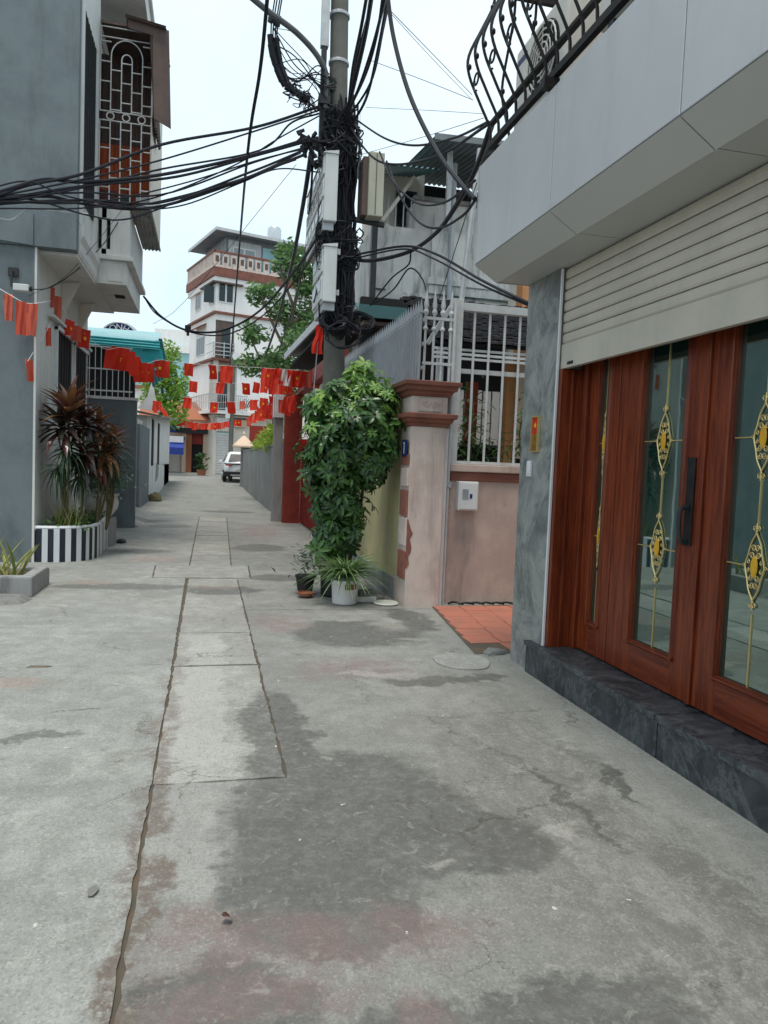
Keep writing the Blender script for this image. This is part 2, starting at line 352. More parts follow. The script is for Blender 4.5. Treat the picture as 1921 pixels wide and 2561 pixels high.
M['rooftile'] = surf('dark_roof_tile', (.042, .04, .044), (.025, .024, .028), .8, 9, .9, speck=(.22, .21, .2))
M['greensheet'] = surf('green_roof_sheet', (.06, .14, .145), (.05, .11, .115), .5, 2, .7, bd=0)
M['greyroof'] = surf('grey_roof_sheet', (.17, .19, .20), (.13, .145, .15), .6, 2, .7, (.25, .25, .24), .3, bd=0)
M['blue'] = surf('blue_awning', (.03, .06, .30), (.025, .05, .22), .6, 3, .7, bd=0)
M['orange_wall'] = surf('orange_plaster', (.52, .24, .10), (.45, .22, .10), .8, 2, .7, (.3, .18, .1), .4)
M['beige_wall'] = surf('beige_plaster', (.62, .46, .34), (.55, .42, .32), .8, 2, .7, (.4, .3, .24), .3)
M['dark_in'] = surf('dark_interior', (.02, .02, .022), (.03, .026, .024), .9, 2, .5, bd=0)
M['plastic'] = surf('grey_plastic_case', (.58, .60, .60), (.52, .54, .53), .5, 3, .6, (.4, .4, .38), .3, bd=0)
M['plastic_old'] = surf('yellowed_plastic_case', (.42, .415, .34), (.35, .345, .28), .5, 3, .7, (.36, .33, .24), .4, bd=0)
M['meter_glass'] = surf('meter_window', (.26, .29, .31), (.18, .2, .22), .2, 14, .8, bd=0, spec=.6)
M['ac'] = surf('ac_case', (.62, .61, .56), (.55, .54, .5), .5, 2, .6, (.42, .40, .36), .3, bd=0)
M['flag'] = leafmat('red_flag_cloth', (.74, .045, .018), (.64, .03, .014), .8, .35)
M['flag_old'] = leafmat('faded_red_flag_cloth', (.72, .19, .12), (.66, .09, .05), .8, .35)
M['flag_white'] = surf('white_flag_cloth', (.72, .70, .70), (.66, .5, .5), .75, 6, .5, bd=0)
M['yellow_print'] = surf('yellow_flag_print', (.80, .52, .02), (.74, .42, .02), .7, 7, .4, bd=0)
M['carpaint'] = surf('white_car_paint', (.72, .73, .74), (.70, .71, .72), .22, 2, .5, bd=0, spec=.6)
M['rubber'] = surf('black_rubber', (.018, .018, .019), (.03, .03, .03), .7, 9, .6)
M['trunk'] = surf('bark', (.16, .125, .09), (.10, .08, .06), .9, 10, .8, bd=.01)
M['stem'] = surf('green_brown_stem', (.12, .10, .05), (.08, .075, .04), .8, 12, .8)
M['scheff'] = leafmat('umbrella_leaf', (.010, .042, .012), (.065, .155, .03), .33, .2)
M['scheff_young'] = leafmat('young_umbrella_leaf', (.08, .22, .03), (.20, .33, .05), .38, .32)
M['cordy_dark'] = leafmat('dark_cordyline_leaf', (.016, .020, .018), (.085, .026, .026), .25, .12, (.03, .065, .03))
M['cordy_red'] = leafmat('red_cordyline_leaf', (.11, .03, .025), (.22, .13, .05), .35, .2, (.10, .03, .03))
M['cordy_green'] = leafmat('green_strap_leaf', (.02, .055, .03), (.06, .12, .055), .35, .2, (.16, .2, .13))
M['grass_leaf'] = leafmat('yellow_edged_leaf', (.16, .22, .05), (.40, .38, .13), .4, .25)
M['spider'] = leafmat('spider_plant_leaf', (.06, .15, .045), (.22, .33, .13), .4, .3, (.34, .42, .22))
M['herb'] = leafmat('herb_leaf', (.05, .14, .03), (.11, .22, .05), .45, .3)
M['tree_a'] = leafmat('tree_leaf', (.05, .13, .04), (.15, .26, .08), .5, .3)
M['tree_b'] = leafmat('bright_tree_leaf', (.13, .28, .03), (.27, .40, .06), .5, .35)
M['shrub_y'] = leafmat('yellow_green_shrub_leaf', (.20, .33, .03), (.36, .46, .06), .5, .35)
M['pot_white'] = surf('white_glazed_pot', (.62, .60, .60), (.55, .52, .52), .4, 4, .6, (.4, .36, .34), .3, bd=0)
M['white_paint'] = surf('white_stripe_paint', (.64, .66, .68), (.55, .57, .58), .7, 5, .6, (.42, .42, .41), .3)
M['black_paint'] = surf('black_stripe_paint', (.02, .024, .035), (.04, .04, .05), .6, 5, .6, (.09, .06, .05), .3)
M['clay'] = surf('terracotta_clay', (.34, .13, .07), (.28, .11, .06), .8, 6, .7)
M['bluesign'] = surf('blue_sign_enamel', (.02, .04, .14), (.02, .035, .12), .35, 4, .4, bd=0)
M['white_print'] = surf('white_print', (.78, .78, .78), None, .6, 4, .3, bd=0)
M['stainless'] = surf('stainless_steel', (.55, .56, .57), (.5, .51, .52), .25, 3, .5, metal=.8, bd=0)
M['rock'] = surf('grey_rock', (.2, .2, .19), (.13, .13, .125), .9, 9, .8, bd=.01)
M['lid'] = surf('pale_plastic_lid', (.55, .57, .52), (.45, .46, .42), .5, 7, .7, (.3, .3, .26), .4, bd=0)
M['leafdry'] = leafmat('dry_leaf', (.06, .022, .016), (.10, .05, .03), .7, .1)
M['brown_gold'] = surf('brown_gold_print', (.26, .13, .03), (.12, .06, .02), .4, 40, .9, bd=0)
M['clay_grey'] = surf('grey_clay_roof', (.22, .25, .28), (.17, .195, .22), .8, 2, .8, bd=0)
M['car_glass'] = surf('dark_car_glass', (.012, .014, .017), None, .25, 2, .3, bd=0, spec=.12)
M['darkmetal_l'] = surf('weathered_grey_pipe', (.13, .14, .145), (.09, .095, .10), .6, 5, .8, bd=0)

# ================================================================== GROUND
def zg(y): return .0006*max(0, min(y, 62)-20)**2
def ground_sheet():
    ys = [-120, -20, -6, 0, 6, 12, 18, 19.8, 20.0] + [20+2*i for i in range(1, 23)] + [90, 150, 300, 600]
    xs = [-500, -100, -30, -12, -6, -3, 0, 3, 6, 12, 30, 100, 500]
    V = []; F = []
    for y in ys:
        for x in xs: V.append((x, y, zg(y) + (-.035 if y < 19.9 else 0)))
    n = len(xs)
    for j in range(len(ys)-1):
        for i in range(n-1): F.append((j*n+i, j*n+i+1, (j+1)*n+i+1, (j+1)*n+i))
    mb = MB(); mb.add(V, F); return mb
ground = tag(ground_sheet().build('ground', M['conc_r']), kind='structure')
bed = tag(MB().box(-14, 14, -6, 19.85, -.06, -.007).build('joint_bed', M['joint'], ground), kind='structure')

def slab(poly, mat, gap=.008, amp=.007, dz=0, name='slab'):
    """a poured slab: its outline is broken and slightly ragged, edges rounded off"""
    n = len(poly); cx = sum(p[0] for p in poly)/n; cy = sum(p[1] for p in poly)/n
    out = []
    for i in range(n):
        a = Vector((*poly[i], 0)); b = Vector((*poly[(i+1) % n], 0)); L = (b-a).length
        d = (b-a).normalized(); nrm = Vector((d.y, -d.x, 0)); k = max(1, int(min(L, 20)/.06)) if L < 25 else 40
        for j in range(k):
            p = a + (b-a)*(j/k)
            q = mnoise.noise(Vector((p.x*9, p.y*9, dz*500+i)))*amp + mnoise.noise(Vector((p.x*23, p.y*23, dz*300+i+7)))*amp*.9
            if j == 0: q = 0
            out.append(p - nrm*(gap + q))
    bm = bmesh.new()
    top = [bm.verts.new((p.x, p.y, dz)) for p in out]
    f = bm.faces.new(top); f.normal_update()
    if f.normal.z < 0: f.normal_flip()
    r = bmesh.ops.extrude_face_region(bm, geom=[f])
    for e in r['geom']:
        if isinstance(e, bmesh.types.BMVert): e.co.z = dz
    for v in top: v.co.z = -.033
    for e in r['geom']:
        if isinstance(e, bmesh.types.BMFace): pass
    bmesh.ops.recalc_face_normals(bm, faces=bm.faces)
    bmesh.ops.triangulate(bm, faces=[x for x in bm.faces if len(x.verts) > 4])
    me = bpy.data.meshes.new(name); bm.to_mesh(me); bm.free(); me.materials.append(mat)
    return link(name, me, ground)
slab([(-14, -6), (-.215, -6), (-.215, 5.5), (-14, 5.62)], M['conc_l'], .004, .009, .004)
slab([(-14, 5.62), (-.215, 5.5), (-.235, 9.58), (-14, 9.75)], M['conc_l'], .007, .008, .002)
slab([(-14, 9.75), (-.64, 9.58), (-.68, 10.72), (-.22, 10.72), (-.19, 19.85), (-14, 19.85)], M['conc_l'], .008, .009, 0)
slab([(-.215, -6), (14, -6), (14, 7.5), (.40, 7.5), (.405, 3.45), (-.205, 3.45)], M['conc_r'], .004, .010, 0)
slab([(.40, 7.5), (14, 7.5), (14, 19.85), (.51, 19.85), (.36, 10.72), (.6, 10.72), (.57, 9.56), (.40, 9.56)], M['conc_r'], .007, .008, .001)
ys = [3.45, 4.52, 5.46, 6.5, 7.72, 9.56]
for i in range(5): slab([(-.21, ys[i]), (.40, ys[i]), (.40, ys[i+1]), (-.21, ys[i+1])], M['conc_d'], .010 if i else .004, .010, random.choice((.001, .003, -.002)))
slab([(-.64, 9.58), (.57, 9.56), (.585, 10.1), (-.66, 10.12)], M['conc_d'], .012, .008, .004)
slab([(-.66, 10.12), (.585, 10.1), (.6, 10.72), (-.68, 10.72)], M['conc_d'], .012, .008, .002)
ys = [10.72, 11.9, 13.5, 14.0, 15.0, 16.4, 17.0, 18.5, 19.85]
for i in range(8):
    a, b = ys[i], ys[i+1]; k = lambda y: (-.22+.03*(y-10.7)/9.1, .36+.15*(y-10.7)/9.1)
    slab([(k(a)[0], a), (k(a)[1], a), (k(b)[1], b), (k(b)[0], b)], M['conc_d'], .010, .007, random.choice((.001, .004, -.002)))
# round patched cover by the stone pillar, and rough mortar skirt along the step
mh = []
for k in range(26):
    a = 2*math.pi*k/26; rr = 1 + .10*mnoise.noise(Vector((math.cos(a)*1.7, math.sin(a)*1.7, 3)))
    mh.append((1.97 + .22*rr*math.cos(a), 5.40 + .24*rr*math.sin(a)))
mhc = tag(MB().prism(mh, 'z', -.01, .012).build('drain_cover', M['conc_l'], bevel=.004), 'round pale concrete drain cover set in the paving by the stone pillar', 'drain cover')
# terracotta apron in front of the pink wall
apron = tag(MB().hexa([(2.16,5.62,.002),(3.9,5.62,.002),(3.9,7.74,.002),(2.40,7.60,.002),(2.18,5.64,.008),(3.9,5.64,.008),(3.9,7.73,.008),(2.42,7.58,.008)]).build('tiled_apron', M['joint']), kind='structure')
for i in range(7):
    y0 = 5.66 + i*.275
    for j in range(6):
        x0 = 2.21 + .032*i + j*.29
        if i in (0,) and j == 0: continue
        t = MB().box(x0+.004, x0+.286, y0+.004, min(y0+.271, 7.70), .006, .017+random.uniform(-.002, .002)).build('floor_tile', M['tile'], apron, bevel=.003)

# ================================================================== RIGHT HOUSE (wooden doors, silver canopy)
FX = 1.95                                            # canopy face
house = thing('shop_house', 'modern house with silver panel canopy, half raised shutter and red wooden doors', 'house', (3.5, 2, 0))
def part(name, mb, mat, parent=house, **k): return mb.build(name, M[mat], parent, **k)
Y0, Y1 = -4.0, 5.46
body = MB(); body.box(2.98, 9, Y0, 5.40, 0, 3.95).box(2.62, 2.98, Y0, 5.40, 2.96, 3.95).box(2.66, 2.98, Y0, 1.2, 0, 2.96).box(2.62, 2.98, 5.0, 5.40, 0, 2.96)
part('wall', body, 'white_wall')
up_ = MB().box(3.25, 9, Y0, 5.2, 3.95, 7.6); part('upper_wall', up_, 'cream')
part('balcony_slab', MB().box(2.08, 3.25, Y0, 5.42, 3.80, 3.90), 'cement')
# stone-clad end pillar and the second one nearer than the frame
pl = part('pillar', MB().box(2.40, 2.62, 4.92, 5.46, -.02, 2.955), 'stone', bevel=.004)
part('pillar', MB().box(2.40, 2.62, .9, 1.5, -.02, 2.955), 'stone', bevel=.004)
# step of black stone: riser and nosed tread, in two lengths
for a, b in ((5.10, 3.42), (3.41, 1.5)):
    part('step_riser', MB().box(2.368, 2.66, b, a, -.02, .205), 'blackstone')
    part('step_tread', MB().box(2.345, 2.72, b, a, .207, .243), 'blackstone', bevel=.006)
# canopy: face panels, bevel panels, soffit panels, with open joints
seams = [5.46, 4.19, 2.93, 1.66, .4, -.9, -2.2, -4.0]
for i in range(len(seams)-1):
    a, b = seams[i], seams[i+1]; g_ = .004
    part('fascia_panel', MB().box(FX, FX+.03, b+g_, a-g_, 3.075, 3.80), 'acp', bevel=.003)
    part('bevel_panel', MB().hexa([(FX, b+g_, 3.066), (FX+.03, b+g_, 3.07), (FX+.03, a-g_, 3.07), (FX, a-g_, 3.066),
                                   (FX+.185, b+g_, 2.948), (FX+.20, b+g_, 2.972), (FX+.20, a-g_, 2.972), (FX+.185, a-g_, 2.948)]), 'acp_soffit')
    part('soffit_panel', MB().box(FX+.192, 2.64, b+g_, a-g_, 2.957, 2.975), 'acp_soffit')
part('canopy_end', MB().prism([(FX, 3.07), (FX+.19, 2.95), (2.64, 2.96), (2.64, 3.80), (FX, 3.80)], 'y', 5.462, 5.475), 'acp')
part('canopy_frame', MB().prism([(FX+.035, 3.08), (FX+.2, 2.98), (2.62, 2.98), (2.62, 3.795), (FX+.035, 3.795)], 'y', Y0, 5.455), 'darkmetal')
# roller shutter, half raised
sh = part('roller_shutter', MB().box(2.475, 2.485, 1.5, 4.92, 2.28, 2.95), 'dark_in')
zt = 2.955; hs = .076
k = 0
while zt - hs > 2.36:
    if k == 0:
        me = MB().prism([(2.445, 0), (2.437, .012), (2.435, .036), (2.438, .058), (2.445, .069), (2.47, .069), (2.47, 0)], 'y', 1.5, 4.915).mesh('shutter_slat', M['shutter'])
    o = link('shutter_slat', me, sh); o.location.z = zt - hs; zt -= hs; k += 1
part('bottom_slat', MB().box(2.43, 2.47, 1.5, 4.915, 2.245, zt-.005), 'shutter', sh, bevel=.004)
part('maker_label', MB().box(2.426, 2.429, 4.72, 4.80, 2.265, 2.285), 'iron', sh)
part('guide_rail', MB().box(2.404, 2.418, 4.90, 4.93, .243, 2.95), 'window_white')
part('door_lining', MB().box(2.422, 2.60, 4.862, 4.915, .243, 2.243), 'wood', bevel=.005)
part('lining_bead', MB().box(2.50, 2.52, 4.850, 4.861, .243, 2.243), 'wood', bevel=.004)
# door frame and leaves (4 leaves; the nearer ones run out of the picture)
DX = 2.62
part('door_frame', MB().box(DX-.03, DX+.10, 4.80, 4.895, .243, 2.94), 'wood', bevel=.006)
part('door_frame', MB().box(DX-.03, DX+.10, 1.5, 4.80, 2.42, 2.94), 'woodh', bevel=.006)
ornament = None
def scroll(mb, c, r, a0, turns, sgn, rad):
    P = []
    for i in range(13):
        t = i/12; a = a0 + sgn*turns*2*math.pi*t; q = r*(1-.75*t)
        P.append((0, c[0]+q*math.cos(a), c[1]+q*math.sin(a)))
    mb.tube(P, rad, 5)
def make_ornament():
    mb = MB(); h, wd = .165, .062
    for sg in (-1, 1):
        P = []
        for i in range(17):
            t = -1 + 2*i/16; P.append((0, sg*wd*(math.cos(t*math.pi/2)**1.15) + sg*.004*math.cos(3*t*math.pi), t*h))
        mb.tube(P, .0042, 5)
        for z in (-.085, -.05, .05, .085):
            scroll(mb, (sg*.022*(1 if abs(z) < .07 else .6), z), .017, 0 if sg > 0 else math.pi, 1.3, sg*(1 if z > 0 else -1), .003)
        for z in (-.02, .02): scroll(mb, (sg*.045, z), .011, math.pi/2, 1.1, sg, .0026)
        for zs in (-1, 1):
            scroll(mb, (sg*.012, zs*(h+.014)), .012, -zs*math.pi/2, 1.0, sg*zs, .003)
        scroll(mb, (sg*(wd+.012), 0), .010, 0, 1.0, 1, .0028)
        mb.tube([(0, sg*(wd+.02), 0), (0, sg*.20, 0)], .0035, 5)
    for zs in (-1, 1): mb.tube([(0, 0, zs*h), (0, 0, zs*(h+.035))], .004, 5)
    a = mb.mesh('ornament', M['gold'], smooth=True)
    ov = MB(); V = []; n = 20
    for s_, x in ((1, -.002), (.8, -.009)):
        V += [(x, .023*s_*math.cos(2*math.pi*i/n), .052*s_*math.sin(2*math.pi*i/n)) for i in range(n)]
    ov.add(V, [(i, (i+1) % n, n+(i+1) % n, n+i) for i in range(n)] + [tuple(range(n, 2*n))])
    return a, ov.mesh('amber_boss', M['amber'], smooth=True)
orn, boss = make_ornament()
def leaf(ya, yb, ga, gb, wide=True):
    """one door leaf between ya (far) and yb (near); glass between ga and gb"""
    z0, z1, gz0, gz1 = .255, 2.41, .475, 2.30
    o = part('door_leaf', MB().box(DX, DX+.045, ga, ya-.002, z0, z1).box(DX, DX+.045, yb+.002, gb, z0, z1), 'wood', bevel=.004)
    part('rail', MB().box(DX+.001, DX+.044, gb, ga, z0, gz0), 'woodh', o)
    part('rail', MB().box(DX+.001, DX+.044, gb, ga, gz1, z1), 'woodh', o)
    part('glass_pane', MB().box(DX+.022, DX+.028, gb-.004, ga+.004, gz0-.004, gz1+.004), 'glass', o)
    m_ = .028                                         # raised moulding round the glass
    for (a, b, c, d) in ((ga, ga+m_, gz0-m_, gz1+m_), (gb-m_, gb, gz0-m_, gz1+m_)):
        part('moulding', MB().prism([(DX+.012, a), (DX-.014, a+.006), (DX-.016, b-.010), (DX-.001, b)] if b > ga else [(DX-.001, a), (DX-.016, a+.010), (DX-.014, b-.006), (DX+.012, b)], 'z', c, d), 'wood', o)
    part('moulding', MB().prism([(DX-.001, gz0-m_-.002), (DX-.017, gz0-m_+.01), (DX-.015, gz0-.006), (DX+.012, gz0)], 'y', gb-m_, ga+m_), 'woodh', o)
    part('moulding', MB().prism([(DX-.001, gz1+m_), (DX-.016, gz1+m_-.01), (DX-.014, gz1+.006), (DX+.012, gz1)], 'y', gb-m_, ga+m_), 'woodh', o)
    c = (ga+gb)/2
    wv = (ga-gb)/2
    for za, zb in ((gz0, .84), (1.28, 1.52), (1.92, gz1)): part('came', MB().box(DX+.016, DX+.022, c-.003, c+.003, za, zb), 'gold', o)
    for z in (1.08, 1.72):
        for me in (orn, boss):
            q = link(me.name, me, o); q.location = (DX+.014, c, z)
            q.scale = (1, min(1, wv/.2) if me is orn else min(1, wv/.1), 1.08)
    return o
leaf(4.80, 4.41, 4.655, 4.545, False)
l1 = leaf(4.405, 3.515, 4.125, 3.705)
l2 = leaf(3.51, 2.62, 3.31, 2.89)
leaf(2.615, 2.22, 2.48, 2.37, False)
leaf(2.215, 1.5, 2.0, 1.7)
part('meeting_bead', MB().box(DX-.016, DX+.002, 3.495, 3.53, .256, 2.41), 'wood', bevel=.005)
# long handle plate on leaf 1
part('handle_plate', MB().box(DX-.012, DX-.001, 3.575, 3.645, 1.13, 1.62), 'iron', l1, bevel=.005)
part('handle', MB().tube(spline([(DX-.014, 3.61, 1.34), (DX-.06, 3.61, 1.33), (DX-.066, 3.61, 1.24), (DX-.05, 3.61, 1.16), (DX-.014, 3.61, 1.14)], 5), .014, 8), 'darkmetal', l1, smooth=True)
# upper windows and balcony door
for ya, yb in ((4.9, 4.2), (3.4, 2.2), (1.6, .3)):
    wn = part('window', MB().box(3.21, 3.25, yb, ya, 3.98, 6.2), 'window_white')
    part('pane', MB().box(3.20, 3.207, yb+.06, (ya+yb)/2-.03, 4.05, 6.1), 'winglass', wn); part('pane', MB().box(3.20, 3.207, (ya+yb)/2+.03, ya-.06, 4.05, 6.1), 'winglass', wn)
# wrought-iron bellied balcony railing
rail = part('balcony_rail', MB().box(2.02, 2.06, -1.5, 5.37, 3.86, 3.905), 'iron')
for zz_, q_ in ((4.03, .025), (4.98, .05)): part('rail', MB().box(2.02, 2.06, -1.5, 5.355, zz_, zz_+q_), 'iron', rail)
for zz_ in (3.86, 4.98): part('rail', MB().box(2.07, 3.2, 5.36, 5.40, zz_, zz_+.045), 'iron', rail)
bp = spline([(0, 0, .02), (-.015, 0, .12), (-.10, 0, .28), (-.19, 0, .46), (-.20, 0, .60), (-.11, 0, .80), (-.03, 0, .98), (-.02, 0, 1.12)], 4)
bal = MB().tube(bp, .011, 6); bal.lathe([(.011, -.02), (.02, -.008), (.02, .008), (.011, .02)], (-.195, 0, .52), 8).lathe([(.011, -.02), (.021, -.008), (.021, .008), (.011, .02)], (-.03, 0, .97), 8)
bm_ = bal.mesh('baluster', M['iron'], smooth=True)
scr = MB(); P = []
for i in range(22):
    t = i/21; a = -math.pi/2 + 2.6*math.pi*t; q = .07*(1-.7*t); P.append((-.17+q*.2, q*math.cos(a), .33+q*math.sin(a)))
scr.tube(P, .008, 5); sm = scr.mesh('scroll', M['iron'], smooth=True)
for i in range(34):
    o = link('baluster', bm_, rail); o.location = (2.03, 5.33-.155*i, 3.885)
    if i % 2 == 0:
        o = link('scroll', sm, rail); o.location = (2.03, 5.33-.155*i-.077, 3.95)
for i in range(1, 7):
    o = link('baluster', bm_, rail); o.location = (2.03+.17*i, 5.385, 3.885); o.rotation_euler.z = -math.pi/2
for y in (4.3, 2.0): part('rail_bracket', MB().box(1.96, 2.06, y-.03, y+.03, 3.79, 3.85), 'iron', rail)
rail.location += Vector((-.05, 0, .035))

# air-conditioner outdoor units on the balcony
def make_ac(label, loc):
    a = thing('air_conditioner', label, 'air conditioner', loc, 'air conditioners on the silver canopy balcony')
    x, y, z = loc
    part('case', MB().box(x-.15, x+.15, y-.40, y+.40, z+.05, z+.62), 'ac', a, bevel=.02)
    part('foot', MB().box(x-.15, x+.15, y-.30, y-.24, z, z+.049), 'darkmetal', a); part('foot', MB().box(x-.15, x+.15, y+.24, y+.30, z, z+.049), 'darkmetal', a)
    g_ = MB()
    for r in (.06, .10, .14, .18, .22): g_.tube([(x-.17, y-.08+r*math.cos(t*math.pi/12), z+.335+r*math.sin(t*math.pi/12)) for t in range(25)], .006, 5)
    for t in range(8): g_.tube([(x-.166, y-.08, z+.335), (x-.166, y-.08+.23*math.cos(t*math.pi/4), z+.335+.23*math.sin(t*math.pi/4))], .005, 4)
    part('fan_well', MB().lathe([(.235, -.01), (.235, .006)], (x-.152, y-.08, z+.335), 28, Matrix.Rotation(-math.pi/2, 3, 'Y')), 'dark_in', a)
    part('fan_grille', g_, 'ac', a)
    part('badge', MB().box(x-.154, x-.151, y+.20, y+.36, z+.5, z+.54), 'bluesign', a)
make_ac('beige air conditioner unit at the far corner of the silver canopy balcony', (2.27, 4.85, 3.93))
part('terrace_post', MB().box(2.85, 2.97, 5.05, 5.17, 3.9, 6.6), 'orange_wall')
make_ac('beige air conditioner unit higher up behind the bellied balcony railing', (2.34, 3.75, 4.06))
part('ac_shelf', MB().box(2.18, 3.25, 3.3, 4.2, 3.905, 4.055), 'cement')

# red and gold framed picture, doorbell on the stone pillar
fr = thing('framed_picture', 'small gold framed red picture hung on the grey stone pillar', 'picture', (2.395, 5.2, 1.75))
YA, YB = 5.235, 5.115
part('frame', MB().box(2.375, 2.398, YB, YA, 1.655, 1.665).box(2.375, 2.398, YB, YA, 1.915, 1.925).box(2.375, 2.398, YB, YB+.01, 1.665, 1.915).box(2.375, 2.398, YA-.01, YA, 1.665, 1.915), 'gold', fr)
part('print', MB().box(2.386, 2.397, YB+.0105, YA-.0105, 1.6655, 1.9145), 'flag', fr)
part('lower_print', MB().box(2.383, 2.3855, YB+.012, YA-.012, 1.667, 1.79), 'brown_gold', fr)
part('star', MB().prism([(5.175+.022*(1 if i % 2 == 0 else .42)*math.sin(i*math.pi/5), 1.855+.022*(1 if i % 2 == 0 else .42)*math.cos(i*math.pi/5)) for i in range(10)], 'x', 2.382, 2.3855), 'yellow_print', fr)
db = thing('doorbell', 'white plastic doorbell below the framed picture on the stone pillar', 'doorbell', (2.39, 5.24, 1.5))
part('case', MB().box(2.378, 2.399, 5.22, 5.285, 1.47, 1.59), 'window_white', db, bevel=.006)
part('button', MB().box(2.372, 2.3785, 5.235, 5.265, 1.485, 1.515), 'plastic', db, bevel=.003)

# ================================================================== GATE PILLAR, PINK WALL, FENCES
gp = thing('gate_pillar', 'pale pink gate pillar with terracotta mouldings and exposed brick corner', 'pillar', (2.28, 7.8, 0))
part('shaft', MB().box(2.09, 2.47, 7.60, 8.0, -.02, 1.945), 'pink_pillar', gp, bevel=.006)
# plaster quoins and exposed bricks set in the lane-side face
zz = [.14, .47, .53, .86, .92, 1.28, 1.34, 1.62, 1.66, 1.93]
for i, (a, b, m) in enumerate(((.30, .62, 'raw_brick'), (.66, .98, 'pink_pillar'), (.98, 1.28, 'raw_brick'), (1.30, 1.52, 'pink_pillar'), (1.53, 1.66, 'raw_brick'))):
    part('brick' if m == 'raw_brick' else 'quoin', MB().box(2.068, 2.092, 7.62, 7.90, a, b-.02), m, gp, bevel=.006)
cz = [.42, .47, .55, .60, .66, .74, .80, .86, .95]; cw = [.004, .03, .018, .045, .05, .028, .06, .03, .003]
part('broken_edge', MB().prism([(2.0855, z) for z in (.42, .95)][:1] + [(2.09+w_, z) for z, w_ in zip(cz, cw)] + [(2.0855, .95)], 'y', 7.594, 7.61), 'raw_brick', gp)
def mould(zb, prof, half):
    mb = MB()
    for i in range(len(prof)-1):
        (o0, z0), (o1, z1) = prof[i], prof[i+1]
        a, b = half[0]+o0, half[1]+o0; c, d = half[0]+o1, half[1]+o1
        cx, cy = 2.28, 7.80
        mb.hexa([(cx-a, cy-b, zb+z0), (cx+a, cy-b, zb+z0), (cx+a, cy+b, zb+z0), (cx-a, cy+b, zb+z0), (cx-c, cy-d, zb+z1), (cx+c, cy-d, zb+z1), (cx+c, cy+d, zb+z1), (cx-c, cy+d, zb+z1)])
    return mb
part('lower_moulding', mould(1.946, [(.02, 0), (.03, .03), (.055, .045), (.065, .075), (.095, .085), (.10, .13), (.06, .14)], (.19, .20)), 'terracotta', gp, bevel=.004)
part('neck', MB().box(2.085, 2.475, 7.595, 8.005, 2.087, 2.262), 'pink_pillar', gp)
rp_ = part('relief_panel', MB().box(2.16, 2.41, 7.583, 7.596, 2.105, 2.245), 'pink_pillar', gp, bevel=.004)
sw = MB()
for sx in (-1, 1):
    for zc in (2.175,):
        P = []
        for i in range(20):
            t = i/19; a = math.pi*2.2*t; q = .034*(1-.7*t); P.append((2.285+sx*(.055+q*math.cos(a)), 7.58, zc+q*math.sin(a)))
        sw.tube(P, .005, 5); sw.tube(spline([(2.285, 7.58, zc+.03), (2.285+sx*.03, 7.58, zc-.025), (2.285+sx*.10, 7.58, zc+.02)], 5), .005, 5)
part('scroll_relief', sw, 'pink_pillar', rp_)
part('cap', mould(2.263, [(.02, 0), (.04, .02), (.055, .05), (.085, .06), (.095, .10), (.12, .11), (.125, .15), (.05, .165)], (.19, .20)), 'terracotta', gp, bevel=.004)
hn = thing('house_number_plate', 'tiny dark blue house number plate on the gate pillar side', 'number plate', (2.06, 7.75, 1.68))
part('plate', MB().box(2.058, 2.0665, 7.66, 7.86, 1.62, 1.80), 'bluesign', hn, bevel=.003)
part('number', MB().box(2.055, 2.0575, 7.75, 7.77, 1.65, 1.775).box(2.055, 2.0575, 7.77, 7.785, 1.755, 1.775), 'white_print', hn)

pw = thing('pink_wall', 'low pink yard wall with terracotta coping between gate pillar and stone pillar', 'wall', (3, 7.9, 0))
part('wall', MB().box(2.60, 4.2, 7.80, 8.0, -.02, 1.38), 'pink', pw)
part('band', MB().box(2.60, 4.2, 7.775, 8.01, 1.382, 1.478), 'terracotta', pw, bevel=.006)
part('coping', MB().box(2.59, 4.2, 7.745, 8.03, 1.481, 1.562), 'pink', pw, bevel=.01)
part('return_wall', MB().box(3.98, 4.2, 5.5, 7.80, -.02, 1.5), 'pink', pw)
jm = thing('gate_jamb', 'cream painted steel gate jamb with grey conduit beside the pink pillar', 'gate jamb', (2.53, 7.7, 0))
part('jamb', MB().box(2.475, 2.525, 7.66, 7.78, -.02, 1.94), 'pot_white', jm, bevel=.004)
part('conduit', MB().tube([(2.565, 7.74, 0), (2.565, 7.74, 3.3)], .018, 8), 'lightsteel', jm, smooth=True)
part('conduit_clip', MB().box(2.535, 2.60, 7.72, 7.76, 1.30, 1.36), 'galv', jm)

mbx = thing('meter_cabinet', 'small white electric meter cabinet fixed to the pink wall', 'cabinet', (2.8, 7.76, 1.05))
part('case', MB().box(2.675, 2.905, 7.68, 7.799, 1.055, 1.375), 'pot_white', mbx, bevel=.008)
part('door', MB().box(2.69, 2.89, 7.668, 7.679, 1.07, 1.36), 'plastic', mbx, bevel=.004)
part('sticker', MB().box(2.715, 2.785, 7.6645, 7.6675, 1.18, 1.29), 'meter_glass', mbx); part('sticker', MB().box(2.80, 2.83, 7.6645, 7.6675, 1.19, 1.24), 'bluesign', mbx)

